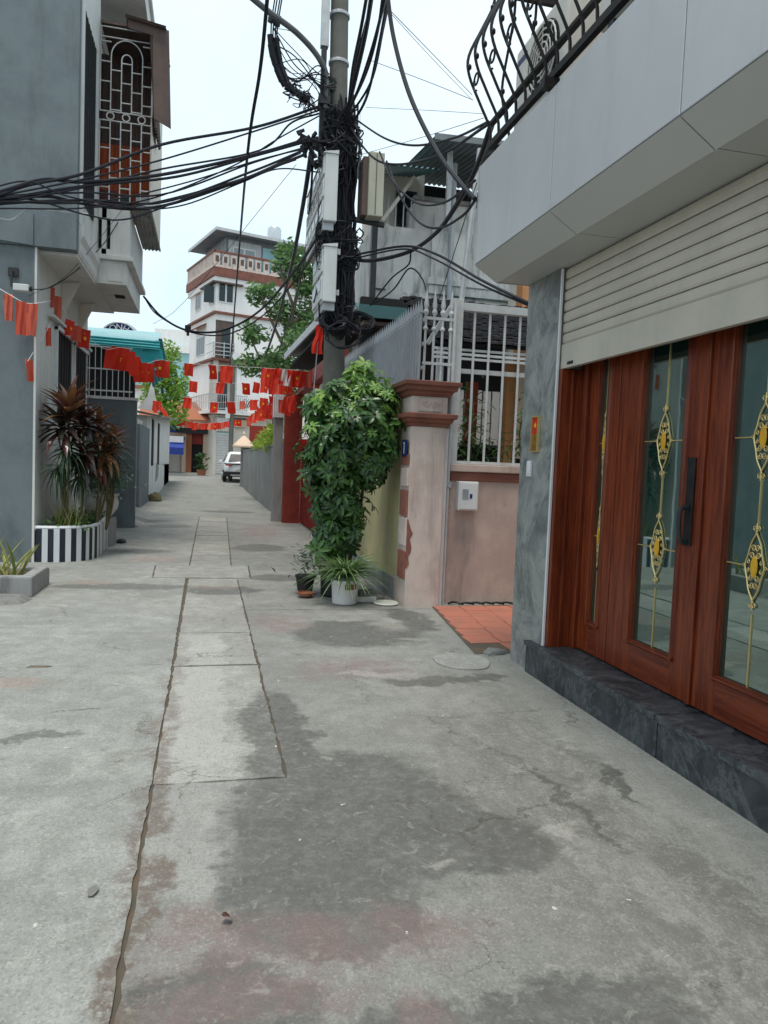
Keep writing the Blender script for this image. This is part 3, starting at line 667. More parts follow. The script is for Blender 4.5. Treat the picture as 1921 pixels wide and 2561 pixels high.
# pale steel window-bar fence on the pink wall
gf = thing('bar_fence', 'pale grey steel bar fence standing on the pink wall', 'fence', (3, 7.85, 1.56))
part('post', MB().box(2.555, 2.675, 7.79, 7.91, 1.563, 3.36), 'lightsteel', gf, bevel=.005)
part('post_foot', MB().box(2.555, 2.60, 7.80, 7.90, -.02, 1.479), 'lightsteel', gf)
part('top_rail', MB().box(2.676, 4.2, 7.81, 7.89, 3.245, 3.33), 'lightsteel', gf, bevel=.004)
part('mid_rail', MB().box(2.676, 3.55, 7.90, 7.94, 2.575, 2.625), 'lightsteel', gf)
part('bottom_rail', MB().box(2.676, 4.2, 7.83, 7.87, 1.566, 1.60), 'lightsteel', gf)
bmesh_bar = MB().tube([(0, 0, 1.60), (0, 0, 3.245)], .014, 8).mesh('bar', M['lightsteel'], smooth=True)
for x in (2.83, 3.01, 3.19, 3.37, 3.55, 3.73): o = link('bar', bmesh_bar, gf); o.location = (x, 7.85, 0)
part('brace', MB().beam((2.58, 7.86, 3.33), (2.30, 7.86, 2.86), .045, .045), 'lightsteel', gf)
lp = tag(MB().tube([(2.66, 7.84, 3.35), (2.80, 7.86, 5.0)], .03, 8).build('steel_pipe', M['galv'], smooth=True), 'leaning grey steel pipe rising from the bar fence post', 'pipe')

# grey spiked fence on top of the yellow lane wall (and its short front return)
yw = thing('yellow_wall', 'mossy yellow plaster wall running along the lane behind the shrub', 'wall', (2.2, 10, 0))
part('wall', MB().box(2.10, 2.34, 8.0, 12.6, -.02, 2.38), 'yellow', yw)
part('skirting', MB().box(2.075, 2.099, 8.0, 12.6, -.02, .25), 'cement', yw)
part('coping', MB().box(2.06, 2.38, 8.0, 12.6, 2.383, 2.43), 'pink', yw, bevel=.008)
sf = thing('spiked_fence', 'blue grey spiked steel fence crowning the yellow wall', 'fence', (2.2, 10, 2.43))
for z in (2.55, 2.80, 3.05): part('rail', MB().box(2.17, 2.20, 7.62, 12.4, z, z+.035), 'fence', sf)
pk = MB().box(-.012, .012, -.012, .012, 2.44, 3.14).add([(-.02,-.02,3.14),(.02,-.02,3.14),(.02,.02,3.14),(-.02,.02,3.14),(0,0,3.30)], [(0,1,4),(1,2,4),(2,3,4),(3,0,4),(3,2,1,0)]).mesh('picket', M['fence'])
for i in range(46):
    o = link('picket', pk, sf); o.location = (2.15, 7.64+.105*i, 0)
cl = MB()
for i in range(46):
    a = 7.64+.105*i; cl.tube([(2.15+.028*math.cos(t*math.pi/5), a+.05, 3.095+.028*math.sin(t*math.pi/5)) for t in range(11)], .006, 4)
tag(part('collar', cl, 'fence', sf), kind='stuff')
sf2 = thing('spiked_fence', 'short spiked fence of four ball topped bars above the gate pillar', 'fence', (2.4, 7.75, 2.43))
for z in (2.62, 3.10): part('rail', MB().box(2.22, 2.555, 7.74, 7.77, z, z+.03), 'lightsteel', sf2)
pb = MB().tube([(0,0,2.43), (0,0,3.14)], .014, 8).lathe([(.014, 3.14), (.03, 3.17), (.03, 3.19), (.018, 3.21), (.028, 3.25), (.004, 3.42)], (0,0,0), 8).lathe([(.014, 2.98), (.028, 2.995), (.028, 3.01), (.014, 3.03)], (0,0,0), 8).mesh('picket', M['lightsteel'], smooth=True)
for x in (2.24, 2.335, 2.43, 2.525): o = link('picket', pb, sf2); o.location = (x, 7.755, 0)

# ------------------------------------------------------------------ yard behind the bars
cp = thing('yard_shelter', 'open yard shelter with dark shaggy tiled roof behind the bar fence', 'shelter', (4, 10.5, 0))
def roofpt(s, t):     # s along eaves, t up the slope
    return Vector((2.75 + 3.2*s, 9.0 + 2.0*t, 3.13 + .95*t))
part('roof_deck', MB().hexa([roofpt(0,0)-Vector((0,0,.06)), roofpt(1,0)-Vector((0,0,.06)), roofpt(1,1)-Vector((0,0,.06)), roofpt(0,1)-Vector((0,0,.06)), roofpt(0,0)-Vector((0,0,.02)), roofpt(1,0)-Vector((0,0,.02)), roofpt(1,1)-Vector((0,0,.02)), roofpt(0,1)-Vector((0,0,.02))]), 'dark_in', cp)
rs = MB(); nr, nc = 16, 38
for i in range(nr):
    for j in range(nc):
        s0 = (j+.5*(i % 2))/nc; t0 = i/nr
        a = roofpt(s0, t0); wd = 3.2/nc*.96; jit = random.uniform(0, .03)
        lift = .05 + random.uniform(0, .03)
        p0 = a + Vector((0, -.06-jit, lift-.055)); p1 = a + Vector((wd, -.06-jit+random.uniform(-.02,.02), lift-.055))
        q = Vector((0, 2.0/nr, .95/nr))
        rs.hexa([p0-Vector((0,0,.02)), p1-Vector((0,0,.02)), a+Vector((wd,0,-.03))+q, a+Vector((0,0,-.03))+q, p0+Vector((0,0,.012)), p1+Vector((0,0,.012)), a+Vector((wd,0,.0))+q, a+q])
tag(rs.build('roof_tiles', M['rooftile'], cp), kind='stuff')
for x in (2.85, 4.3, 5.7): part('post', MB().box(x-.04, x+.04, 9.1, 9.18, 0, 3.05), 'lightsteel', cp)
for k in range(3): part('eaves_batten', MB().box(2.7, 5.9, 8.98-.03*k, 9.01-.03*k, 3.0-.06*k, 3.03-.06*k), 'lightsteel', cp)
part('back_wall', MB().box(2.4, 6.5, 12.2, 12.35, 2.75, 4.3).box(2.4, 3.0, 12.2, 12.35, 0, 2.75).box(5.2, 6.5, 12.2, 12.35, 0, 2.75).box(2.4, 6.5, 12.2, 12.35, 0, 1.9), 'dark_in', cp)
part('red_board', MB().box(3.95, 4.15, 11.2, 11.25, 1.9, 2.9), 'redbrick', cp)
oc = tag(MB().box(4.14, 4.27, 10.0, 10.2, -.02, 3.05).build('orange_column', M['orange_wall'], bevel=.006), 'orange plastered column in the yard beside the beige wall', 'column')
bw = tag(MB().box(4.28, 6.6, 9.95, 10.15, -.02, 3.1).build('beige_wall', M['beige_wall']), 'beige plaster wall stub in the yard behind the stone pillar', 'wall')
wf = thing('picket_fence', 'white vertical board fence at the back of the dim yard', 'fence', (4.3, 12, 1.9))
for i in range(13):
    part('board', MB().box(3.1+.165*i, 3.1+.165*i+.135, 12.10, 12.13, 1.95, 2.86+.02*random.random()), 'window_white', wf)
part('rail', MB().box(3.1, 5.25, 12.135, 12.165, 2.1, 2.16).box(3.1, 5.25, 12.135, 12.165, 2.6, 2.66), 'window_white', wf)

# ------------------------------------------------------------------ weathered house behind the yard
wh = thing('weathered_house', 'rain streaked white house with sheet roof terraces behind the utility pole', 'house', (5, 15, 0))
part('wall', MB().box(2.75, 8.5, 13.0, 19, 0, 5.75), 'white_dirty', wh)
part('wall', MB().box(3.55, 8.5, 13.3, 19, 5.75, 6.35), 'white_dirty', wh)
part('cornice', MB().box(2.68, 8.5, 12.93, 13.0, 4.47, 4.56).box(2.70, 8.5, 12.96, 13.0, 4.56, 4.62).box(3.72, 8.5, 12.85, 12.928, 4.78, 4.90).box(3.75, 8.5, 12.88, 13.0, 4.62, 4.78), 'white_dirty', wh, bevel=.01)
part('buttress', MB().box(3.78, 8.5, 12.90, 13.0, 4.905, 5.74), 'white_dirty', wh)
part('parapet_cap', MB().box(3.5, 8.5, 13.22, 13.4, 6.352, 6.42), 'cement', wh)
part('canopy', MB().hexa([(2.3, 11.9, 4.02), (5.6, 11.9, 4.02), (5.6, 12.9, 4.30), (2.3, 12.9, 4.30), (2.3, 11.9, 4.06), (5.6, 11.9, 4.06), (5.6, 12.9, 4.34), (2.3, 12.9, 4.34)]), 'greensheet', wh)
part('canopy_edge', MB().box(2.3, 5.6, 11.86, 11.898, 3.90, 4.10), 'greensheet', wh)
part('canopy_under', MB().box(2.4, 5.6, 11.95, 12.9, 3.80, 3.86), 'brown_sheet', wh)
def corr(p00, p10, p11, p01, n, amp=.02, th=.012):
    """corrugated sheet between four corners, ribs running from the 0 edge to the 1 edge"""
    a, b, c, d = map(Vector, (p00, p10, p11, p01)); nrm = (b-a).cross(d-a).normalized(); mb = MB()
    for off in (0, th):
        mb.grid(lambda s, t: tuple(a.lerp(b, s).lerp(d.lerp(c, s), t) + nrm*(off + amp*math.sin(s*n*2*math.pi))), n*6, 1)
    return mb
part('terrace_roof', corr((2.3, 12.2, 6.45), (3.65, 12.2, 6.5), (3.75, 15.5, 7.5), (2.3, 15.5, 7.4), 14), 'greensheet', wh)
part('terrace_roof', corr((3.5, 12.0, 6.95), (6.6, 12.0, 7.05), (6.6, 16.0, 7.75), (3.7, 16.0, 7.7), 26), 'greyroof', wh)
part('roof_edge', MB().beam((2.28, 12.15, 6.44), (2.28, 15.4, 7.4), .04, .12).beam((3.48, 11.98, 6.93), (6.6, 11.98, 7.03), .04, .10), 'greyroof', wh)
for (x, y) in ((3.95, 12.6), (5.6, 12.6)): part('roof_post', MB().box(x-.04, x+.04, y-.04, y+.04, 5.75, 7.0), 'lightsteel', wh)
part('gable_brace', MB().beam((2.85, 12.9, 5.78), (3.4, 12.9, 6.6), .10, .06), 'cream', wh)
part('room', MB().box(3.1, 3.9, 14.0, 16, 5.75, 7.1), 'cream', wh)
part('dark_room', MB().box(3.95, 6.0, 15.0, 16.5, 6.35, 7.3), 'dark_in', wh)
wn = part('window', MB().box(3.35, 3.75, 13.96, 13.998, 6.05, 6.75), 'darkmetal', wh); part('pane', MB().box(3.38, 3.72, 13.94, 13.958, 6.1, 6.7), 'winglass', wn)
for i in range(5): part('railing_bar', MB().tube([(2.85+.14*i, 13.05, 5.75), (2.85+.14*i, 13.05, 6.25+.05*(i % 2))], .012, 6), 'galv', wh)
for i in range(7): part('railing_bar', MB().tube([(4.55+.1*i, 13.3, 6.42), (4.55+.1*i, 13.3, 6.95)], .01, 5), 'iron', wh)
part('downpipe', MB().tube([(4.12, 12.84, 4.3), (4.12, 12.84, 6.9)], .045, 8), 'galv', wh, smooth=True)
part('dark_post', MB().box(2.62, 2.72, 12.6, 12.70, 3.9, 6.4), 'darkmetal', wh)
part('side_column', MB().box(2.75, 2.98, 12.90, 12.998, 4.63, 5.75), 'white_dirty', wh)
nb = thing('house', 'cream and orange house edge glimpsed beside the stone pillar', 'house', (7, 12, 0))
part('wall', MB().box(4.95, 9, 11.2, 12.1, 0, 4.7), 'cream', nb)
part('corner_strip', MB().box(4.80, 4.948, 11.15, 11.4, 0, 4.72), 'orange_wall', nb)

# ------------------------------------------------------------------ greenery and pots in front of the wall
def strap(L, w, droop, n=6, fold=.25, tip=.5, base=.45):
    """strap leaf along +x from the origin, arching down"""
    mb = MB(); V = []
    for i in range(n+1):
        t = i/n; x = L*t*(1-.18*droop*t); z = -droop*L*.55*t*t
        wd = w*(base+(1-base)*math.sin(min(1, t/.45)*math.pi/2))*(1-max(0, (t-tip)/(1-tip))**1.6)
        V += [(x, -wd/2, z+wd*fold), (x, 0, z), (x, wd/2, z+wd*fold)]
    F = []
    for i in range(n):
        for k in range(2): F.append((3*i+k, 3*i+k+1, 3*i+4+k, 3*i+3+k))
    return mb.add(V, F)
def rot_to(az, el, rollv=0): return Matrix.Rotation(az, 4, 'Z') @ Matrix.Rotation(-el, 4, 'Y') @ Matrix.Rotation(rollv, 4, 'X')

def palmate(mb, p, d, size, rng):
    """one compound umbrella leaf: 7-8 drooping leaflets round the petiole end"""
    k = rng.choice((7, 8, 8)); z = d.normalized(); x = z.cross(Vector((.3, .2, .9))).normalized(); y = z.cross(x)
    for i in range(k):
        a = 2*math.pi*i/k + rng.uniform(-.2, .2); L = size*rng.uniform(.85, 1.25); wd = L*.31
        r = (x*math.cos(a)+y*math.sin(a)); dr = rng.uniform(.05, .55); s = z.cross(r)
        c = [p + r*(L*t) + z*(.10*L*math.sin(t*2.2) - dr*L*t*t*.8) for t in (.12, .45, .8, 1.0)]
        ws = (wd*.25, wd*.5, wd*.42, 0); lift = z*(wd*.12)
        V = [c[0]-s*ws[0], c[0]+s*ws[0], c[1]-s*ws[1]+lift, c[1], c[1]+s*ws[1]+lift, c[2]-s*ws[2]+lift, c[2], c[2]+s*ws[2]+lift, c[3]]
        mb.add(V, [(0, 3, 2), (0, 1, 3), (1, 4, 3), (2, 3, 6, 5), (3, 4, 7, 6), (5, 6, 8), (6, 7, 8)])
rng = random.Random(5)
sc = thing('umbrella_shrub', 'large glossy umbrella plant shrub in front of the yellow wall', 'shrub', (1.5, 8.3, 0))
E_ = [((1.64, 8.15, 1.98), (.54, .5, .50), 620), ((1.33, 8.15, 1.72), (.33, .45, .48), 360), ((1.80, 8.25, 2.22), (.36, .4, .32), 130), ((1.28, 8.2, 2.15), (.27, .36, .22), 90),
      ((1.46, 8.25, 1.18), (.32, .34, .40), 240), ((1.80, 8.1, 1.60), (.28, .32, .32), 130), ((1.38, 8.22, .72), (.26, .24, .30), 110), ((1.60, 8.22, .85), (.20, .22, .34), 44), ((1.64, 8.2, 2.52), (.16, .2, .16), 34), ((1.16, 8.2, 1.35), (.14, .2, .16), 20)]
old, young, twigs = MB(), MB(), MB()
for c, r, n in E_:
    for _ in range(n):
        v = Vector((rng.gauss(0,1), rng.gauss(0,1), rng.gauss(0,1))).normalized(); q = rng.random()**.38*rng.choice((1, 1, 1, 1.18, .9))
        if mnoise.noise(Vector(c)*.7 + v*2.1) < -.22: continue
        p = Vector(c) + Vector((v.x*r[0], v.y*r[1], v.z*r[2]))*q
        if p.x > 2.05 and p.y > 7.9: continue
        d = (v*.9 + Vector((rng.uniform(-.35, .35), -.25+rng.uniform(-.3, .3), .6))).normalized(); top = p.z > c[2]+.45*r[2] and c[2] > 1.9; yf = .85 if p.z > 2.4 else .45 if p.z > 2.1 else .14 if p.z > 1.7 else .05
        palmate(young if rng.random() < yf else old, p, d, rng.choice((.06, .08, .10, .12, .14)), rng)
        if rng.random() < .5: twigs.tube([p, p - d*.10 - v*.08], .004, 4, False)
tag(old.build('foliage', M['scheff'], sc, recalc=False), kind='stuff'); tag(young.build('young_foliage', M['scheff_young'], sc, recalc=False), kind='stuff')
for (x, y, tx, ty, tz) in ((1.45, 8.3, 1.25, 8.2, 1.9), (1.5, 8.32, 1.6, 8.2, 2.2), (1.55, 8.35, 1.8, 8.3, 2.2), (1.42, 8.25, 1.3, 8.1, 1.3)):
    part('stem', MB().tube(spline([(x, y, .0), ((x+tx)/2+.05, (y+ty)/2, tz*.5), (tx, ty, tz)], 6), [.028-.018*i/12 for i in range(13)], 6), 'stem', sc)
tag(twigs.build('twigs', M['stem'], sc, recalc=False), kind='stuff')
part('grow_bag', MB().lathe([(.14, 0), (.19, .02), (.2, .22), (.17, .26), (.16, .24)], (1.48, 8.32, 0), 16), 'rubber', sc, smooth=True)
spd = thing('spider_plant', 'spider plant with long pale striped leaves in an old white bucket', 'plant', (1.48, 7.83, 0))
lf = MB()
for i in range(230):
    s_ = strap(rng.uniform(.36, .60), .019, rng.uniform(.7, 1.5), 6, .2, .4)
    s_.xform(Matrix.Translation((1.48+rng.uniform(-.05,.05), 7.84+rng.uniform(-.05,.05), .27+rng.uniform(0,.04))) @ rot_to(rng.uniform(0, 6.3), rng.uniform(.35, 1.15)))
    lf.v, lf.f = lf.v, lf.f; lf.add(s_.v, s_.f)
tag(lf.build('leaves', M['spider'], spd, recalc=False), kind='stuff')
part('bucket', MB().lathe([(.115, 0), (.135, .01), (.15, .24), (.157, .25), (.157, .265), (.14, .265), (.13, .22), (.02, .22)], (1.48, 7.84, 0), 22), 'pot_white', spd, smooth=True)
part('bucket_label', MB().add([(1.48+.153*math.cos(a), 7.84+.153*math.sin(a), z) for z in (.17, .23) for a in (-1.75, -1.45, -1.15, -.85)], [(0,1,5,4), (1,2,6,5), (2,3,7,6)]), 'terracotta', spd)
# small side plants and rubbish round the shrub
sp2 = thing('small_shrub', 'small thin leafy shrub in a dark pot at the foot of the umbrella plant', 'shrub', (1.15, 8.35, 0))
lf = MB()
for i in range(140):
    p = Vector((1.16, 8.4, .34)) + Vector((rng.gauss(0, .10), rng.gauss(0, .10), rng.gauss(0, .12)))
    s_ = strap(rng.uniform(.06, .11), .03, rng.uniform(.2, .8), 3, .2, .5); s_.xform(Matrix.Translation(p) @ rot_to(rng.uniform(0, 6.3), rng.uniform(-.3, .9))); lf.add(s_.v, s_.f)
tag(lf.build('leaves', M['cordy_green'], sp2, recalc=False), kind='stuff')
part('pot', MB().lathe([(.08, 0), (.11, .2), (.12, .205), (.12, .225), (.09, .225)], (1.12, 8.4, 0), 16), 'rubber', sp2, smooth=True)
tag(MB().lathe([(.005, 0), (.13, .004), (.14, .012), (.13, .024), (.005, .028)], (1.93, 7.78, .002), 22).build('plastic_lid', M['lid'], smooth=True), 'pale round lid lying on the ground by the gate pillar', 'lid')
tag(MB().lathe([(.07, .0), (.09, .03), (.10, .04), (.085, .04), (.09, .02), (.0, .015)], (1.10, 8.2, .30), 18).build('clay_saucer', M['clay'], smooth=True), 'small clay saucer among the shrub leaves', 'saucer').location = (0, 0, -.28)
def rock(name, c, s, seed, mat, label, cat, group=None):
    bm = bmesh.new(); bmesh.ops.create_icosphere(bm, subdivisions=2, radius=1)
    for v in bm.verts:
        q = 1 + .35*mnoise.noise(v.co*1.3 + Vector((seed, 0, 0))); v.co = Vector((v.co.x*s[0]*q, v.co.y*s[1]*q, max(-.35, v.co.z*q)*s[2]))
    me = bpy.data.meshes.new(name); bm.to_mesh(me); bm.free(); me.materials.append(M[mat]); o = link(name, me); o.location = (c[0], c[1], c[2]+.3*s[2]); return tag(o, label, cat, group)
rock('stone', (1.86, 8.0, 0), (.10, .08, .06), 4, 'rock', 'grey stone between the bucket and the gate pillar', 'stone')
rock('stone', (2.33, 5.62, 0), (.10, .06, .04), 9, 'rock', 'flat dark stone at the foot of the stone pillar', 'stone')
tag(MB().box(-.11, .11, -.05, .05, 0, .06).build('brick', M['lid'], bevel=.006), 'pale loose brick beside the white bucket', 'brick').location = (1.74, 7.95, .0)
bk2 = tag(MB().box(-.10, .10, -.05, .05, 0, .06).build('brick', M['rock'], bevel=.006), 'grey loose brick stacked on the pale one by the bucket', 'brick'); bk2.location = (1.75, 8.0, .062); bk2.rotation_euler.z = .3
rub = MB()
for i in range(6): rub.tube(spline([(2.62+.12*i, 7.70, .02), (2.70+.12*i, 7.72+rng.uniform(-.03, .03), .03), (2.80+.12*i, 7.70, .015)], 3), .012, 5)
tag(rub.build('wood_strip', M['iron']), 'rotten dark wood strip lying along the foot of the pink wall', 'wood strip')
# plants behind the bars
yp = thing('potted_plants', 'dark potted leafy plants on the ledge behind the steel bars', 'plants', (3.3, 8.6, 1.2))
lf = MB()
for i in range(420):
    cx, cz, sx, sz = rng.choice(((2.95, 1.75, .15, .18), (3.15, 2.0, .08, .30), (3.4, 1.7, .2, .12), (3.85, 1.9, .10, .30)))
    p = Vector((cx+rng.gauss(0, sx), 8.7+rng.gauss(0, .15), cz+rng.gauss(0, sz)))
    s_ = strap(rng.uniform(.08, .2), .035, rng.uniform(.2, 1), 3, .2, .5); s_.xform(Matrix.Translation(p) @ rot_to(rng.uniform(0, 6.3), rng.uniform(-.4, 1))); lf.add(s_.v, s_.f)
tag(lf.build('leaves', M['scheff'], yp, recalc=False), kind='stuff')
part('ledge', MB().box(2.7, 4.13, 8.45, 9.0, 0, 1.45), 'cement', yp)
for x in (2.95, 3.4, 3.85): part('pot', MB().lathe([(.09, 1.45), (.13, 1.65), (.14, 1.66), (.11, 1.67)], (x, 8.7, 0), 14), 'rubber', yp, smooth=True)
part('branch', MB().tube(spline([(3.15, 8.7, 1.5), (3.17, 8.7, 2.1), (3.13, 8.7, 2.55)], 4), .012, 5), 'stem', yp)
part('branch', MB().tube(spline([(3.85, 8.7, 1.6), (3.80, 8.7, 2.0), (3.88, 8.7, 2.35)], 4), .012, 5), 'stem', yp)

# ================================================================== UTILITY POLE AND CABLES
pole = thing('utility_pole', 'concrete utility pole loaded with meter boxes and tangled black cables', 'utility pole', (1.67, 10, 0))
def pc(z): return Vector((1.68 - .02*z, 10.0, z))
part('shaft', MB().tube([pc(0), pc(3), pc(6), pc(9.5)], [.17, .145, .125, .105], 16), 'pole', pole, smooth=True)
for z in (6.75, 7.35): part('steel_band', MB().lathe([(.135, 0), (.138, .005), (.138, .035), (.135, .04)], pc(z), 16), 'galv', pole)
part('steel_post', MB().box(1.285, 1.385, 9.86, 9.96, 6.9, 9.5), 'lightsteel', pole)
part('steel_post', MB().box(1.30, 1.365, 9.87, 9.95, 5.4, 6.895), 'darkmetal', pole)
for a_, b_, w1, w2 in (((1.32, 9.9, 6.45), (1.6, 9.95, 6.45), .08, .16), ((1.32, 9.9, 5.75), (1.6, 9.95, 5.75), .08, .12), ((1.05, 9.9, 5.72), (1.35, 9.92, 5.62), .05, .10)): part('bracket', MB().beam(a_, b_, w1, w2), 'darkmetal', pole)
la = thing('lamp_arm', 'curved grey steel pipe arm reaching left from the utility pole', 'lamp arm', (1.33, 9.85, 6))
part('arm', MB().tube(spline([(0.229,9.000,6.893), (0.562,9.200,6.810), (0.926,9.500,6.796), (1.224,9.750,6.697), (1.365,9.850,6.511), (1.368,9.850,6.104)], 6), .035, 8), 'darkmetal_l', la, smooth=True)
part('clamp', MB().box(1.27, 1.42, 9.80, 9.90, 6.15, 6.25), 'darkmetal', la)

def board(name, label, x0, x1, ya, yb, z0, z1, rows, cols, mat='plastic', group='meter boxes on the utility pole'):
    """cabinet whose lane-side face holds rows of meter windows"""
    t = thing(name, label, 'meter box', ((x0+x1)/2, (ya+yb)/2, z0), group)
    part('case', MB().box(x0, x1, ya, yb, z0, z1), mat, t, bevel=.012)
    part('rain_hood', MB().prism([(x0-.03, z1+.002), (x1, z1+.002), (x1, z1+.05), (x0, z1+.02)], 'y', ya-.01, yb+.01), mat, t)
    dy, dz = (yb-ya)/cols, (z1-z0)/rows
    for i in range(rows):
        for j in range(cols):
            d = part('meter_door', MB().box(x0-.02, x0-.001, ya+dy*j+.025, ya+dy*(j+1)-.025, z0+dz*i+.03, z0+dz*(i+1)-.03), mat, t, bevel=.004)
            part('meter_window', MB().box(x0-.026, x0-.021, ya+dy*j+.06, ya+dy*(j+1)-.06, z0+dz*(i+.42), z0+dz*(i+1)-.06), 'meter_glass', d)
    return t
t = board('meter_box', 'upper row of pale grey meter boxes on the lane side of the utility pole', 1.36, 1.53, 9.62, 11.3, 4.62, 5.46, 3, 5)
part('carrier', MB().box(1.36, 1.50, 9.68, 11.3, 4.52, 4.615), 'galv', t); part('carrier', MB().box(1.5, 1.64, 9.9, 9.98, 4.9, 4.95), 'galv', t)
t = board('meter_box', 'lower pale grey meter box with four windows on the utility pole', 1.38, 1.555, 9.62, 10.5, 3.60, 4.30, 2, 2)
part('carrier', MB().box(1.40, 1.55, 9.68, 10.5, 3.50, 3.595), 'galv', t)
for z in (3.7, 4.22): part('clip', MB().box(1.556, 1.60, 9.66, 9.70, z, z+.07), 'lightsteel', t)
t = thing('meter_box', 'weathered beige meter box on the right of the utility pole', 'meter box', (2.05, 9.8, 4.7), 'meter boxes on the utility pole')
part('case', MB().box(1.93, 2.13, 9.6, 9.98, 4.74, 5.55), 'plastic_old', t, bevel=.012)
part('seam', MB().box(2.02, 2.028, 9.592, 9.599, 4.76, 5.53), 'brown_sheet', t)
part('side_plate', MB().box(1.86, 1.925, 9.66, 9.98, 4.76, 5.50), 'brown_sheet', t)
part('carrier', MB().beam((1.62, 9.9, 4.78), (2.2, 9.8, 4.70), .08, .05), 'darkmetal', t)

# cables strapped down the pole
rg = random.Random(3)
cbn = thing('cable_bundle', 'thick bundle of black cables strapped down the utility pole', 'cable bundle', (1.6, 9.85, 3.2))
for i in range(80):
    a = rg.uniform(-3.1, .3); r = rg.uniform(.13, .25); z0, z1 = rg.uniform(3.25, 3.7), rg.uniform(5.6, 6.35)
    P = []; n = 9
    for k in range(n):
        z = z0 + (z1-z0)*k/(n-1); c = pc(z); aa = a + rg.uniform(-.12, .12); rr = r*rg.uniform(.85, 1.2)
        P.append((c.x + rr*math.cos(aa), c.y + rr*math.sin(aa), z))
    part('cable', MB().tube(spline(P, 3), rg.choice((.008, .01, .012, .016)), 5), 'black', cbn)
for i in range(90):                                   # loose tangles round the junctions
    zc, hx = rg.choice(((4.42, .30), (4.35, .26), (5.85, .24), (5.45, .2), (3.5, .18), (5.7, .28))); c = pc(zc)
    P = [c + Vector((rg.uniform(-hx, hx*1.1), -.18+rg.uniform(-.12, .10), rg.uniform(-.34, .26))) for _ in range(6)]
    part('loose_cable', MB().tube(spline(P, 5), rg.choice((.006, .008, .011)), 5), 'black', cbn)
def coil(label, c, r, n, tilt, wob, rad=.008):
    t = thing('cable_coil', label, 'cable coil', c, 'spare cable coils on the utility pole'); rg2 = random.Random(int(r*1000)+n)
    for i in range(n):
        rr = r*rg2.uniform(.8, 1.1); ph = rg2.uniform(0, 6); m = Matrix.Rotation(tilt+rg2.uniform(-.25, .25), 3, 'X') @ Matrix.Rotation(rg2.uniform(-.3, .3), 3, 'Y')
        P = [Vector(c) + m @ Vector((rr*math.cos(2*math.pi*k/20)*(1+wob*math.sin(2*k+ph)*.1), rr*.8*math.sin(2*math.pi*k/20), 0)) + Vector((0, 0, .01*math.sin(k+ph))) for k in range(21)]
        part('loop', MB().tube(P, rad, 5), 'black', t)
coil('tight tangle of black cable coiled under the lower meter box', (1.55, 9.72, 3.36), .17, 22, 1.1, 1)
coil('loose loops of black cable hanging right of the utility pole', (1.93, 9.85, 3.42), .19, 9, 1.0, 1)
coil('big slack black loop hanging below the cable coils', (1.68, 9.66, 3.2), .24, 2, 1.5, 1, .012)
# splice closures hanging in a chain left of the pole
ch = thing('splice_chain', 'hanging loop of cables strung with black splice boxes left of the pole', 'cable loop', (1.1, 9.7, 6))
chain = spline([(0.686,9.500,7.192), (0.646,9.550,6.831), (0.680,9.600,6.587), (0.753,9.650,6.402), (0.862,9.700,6.246), (1.034,9.750,6.182), (1.290,9.850,6.064)], 6)
for dx in (-.03, .0, .035, .06): part('cable', MB().tube([p+Vector((dx*(1-i/len(chain)), .02*math.sin(i), dx*.4*math.cos(i*.5))) for i, p in enumerate(chain)], .009, 5), 'black', ch)
for (u_, s_) in ((4, .07), (9, .065), (12, .08), (15, .06), (17, .075), (20, .085), (22, .08), (24, .10), (27, .09), (30, .08), (33, .07)):
    p = chain[u_]; d = (chain[u_+1]-chain[u_-1]).normalized()
    for off in (Vector((-.035, 0, 0)), Vector((.04, .02, -.02))):
        if rg.random() < .8: part('splice_box', MB().beam(p+off-d*s_*.9, p+off+d*s_*.9, .055+.02*rg.random(), .055), 'black', ch, bevel=.006)
for i in range(16):
    a = chain[rg.randrange(6, 30)]; b = Vector((1.34+rg.uniform(0, .2), 9.85, rg.uniform(5.9, 6.75)))
    m1 = a.lerp(b, .35)+Vector((rg.uniform(-.06, .06), 0, rg.uniform(-.15, .2))); m2 = a.lerp(b, .7)+Vector((0, 0, rg.uniform(-.12, .2)))
    part('drop_wire', MB().tube(spline([a, m1, m2, b], 6), rg.choice((.004, .006, .008)), 5), 'black', ch)
for i in range(18):
    a = chain[rg.randrange(24, 34)]
    P = [a + Vector((rg.uniform(-.12, .16), rg.uniform(-.05, .05), rg.uniform(-.16, .10))) for _ in range(4)]
    part('tangle', MB().tube(spline(P, 5), rg.choice((.005, .008)), 5), 'black', ch)
# lower clutter of clamps left of the pole
cc = thing('clamp_cluster', 'cluster of dark cable clamps left of the pole above the meter boxes', 'cable clamps', (1.2, 9.8, 5.6))
for i in range(26):
    a = Vector(rg.choice(((1.188,9.800,5.679), (1.150,9.800,5.558), (1.243,9.800,5.483), (1.086,9.800,5.694), (1.266,9.800,5.690)))) + Vector((rg.gauss(0, .05), rg.gauss(0, .05), rg.gauss(0, .05)))
    b = a + Vector((rg.uniform(-.12, .12), rg.uniform(-.05, .05), rg.uniform(-.2, .08)))
    part('clamp', MB().beam(a, b, .03+.03*rg.random(), .03), 'black', cc)

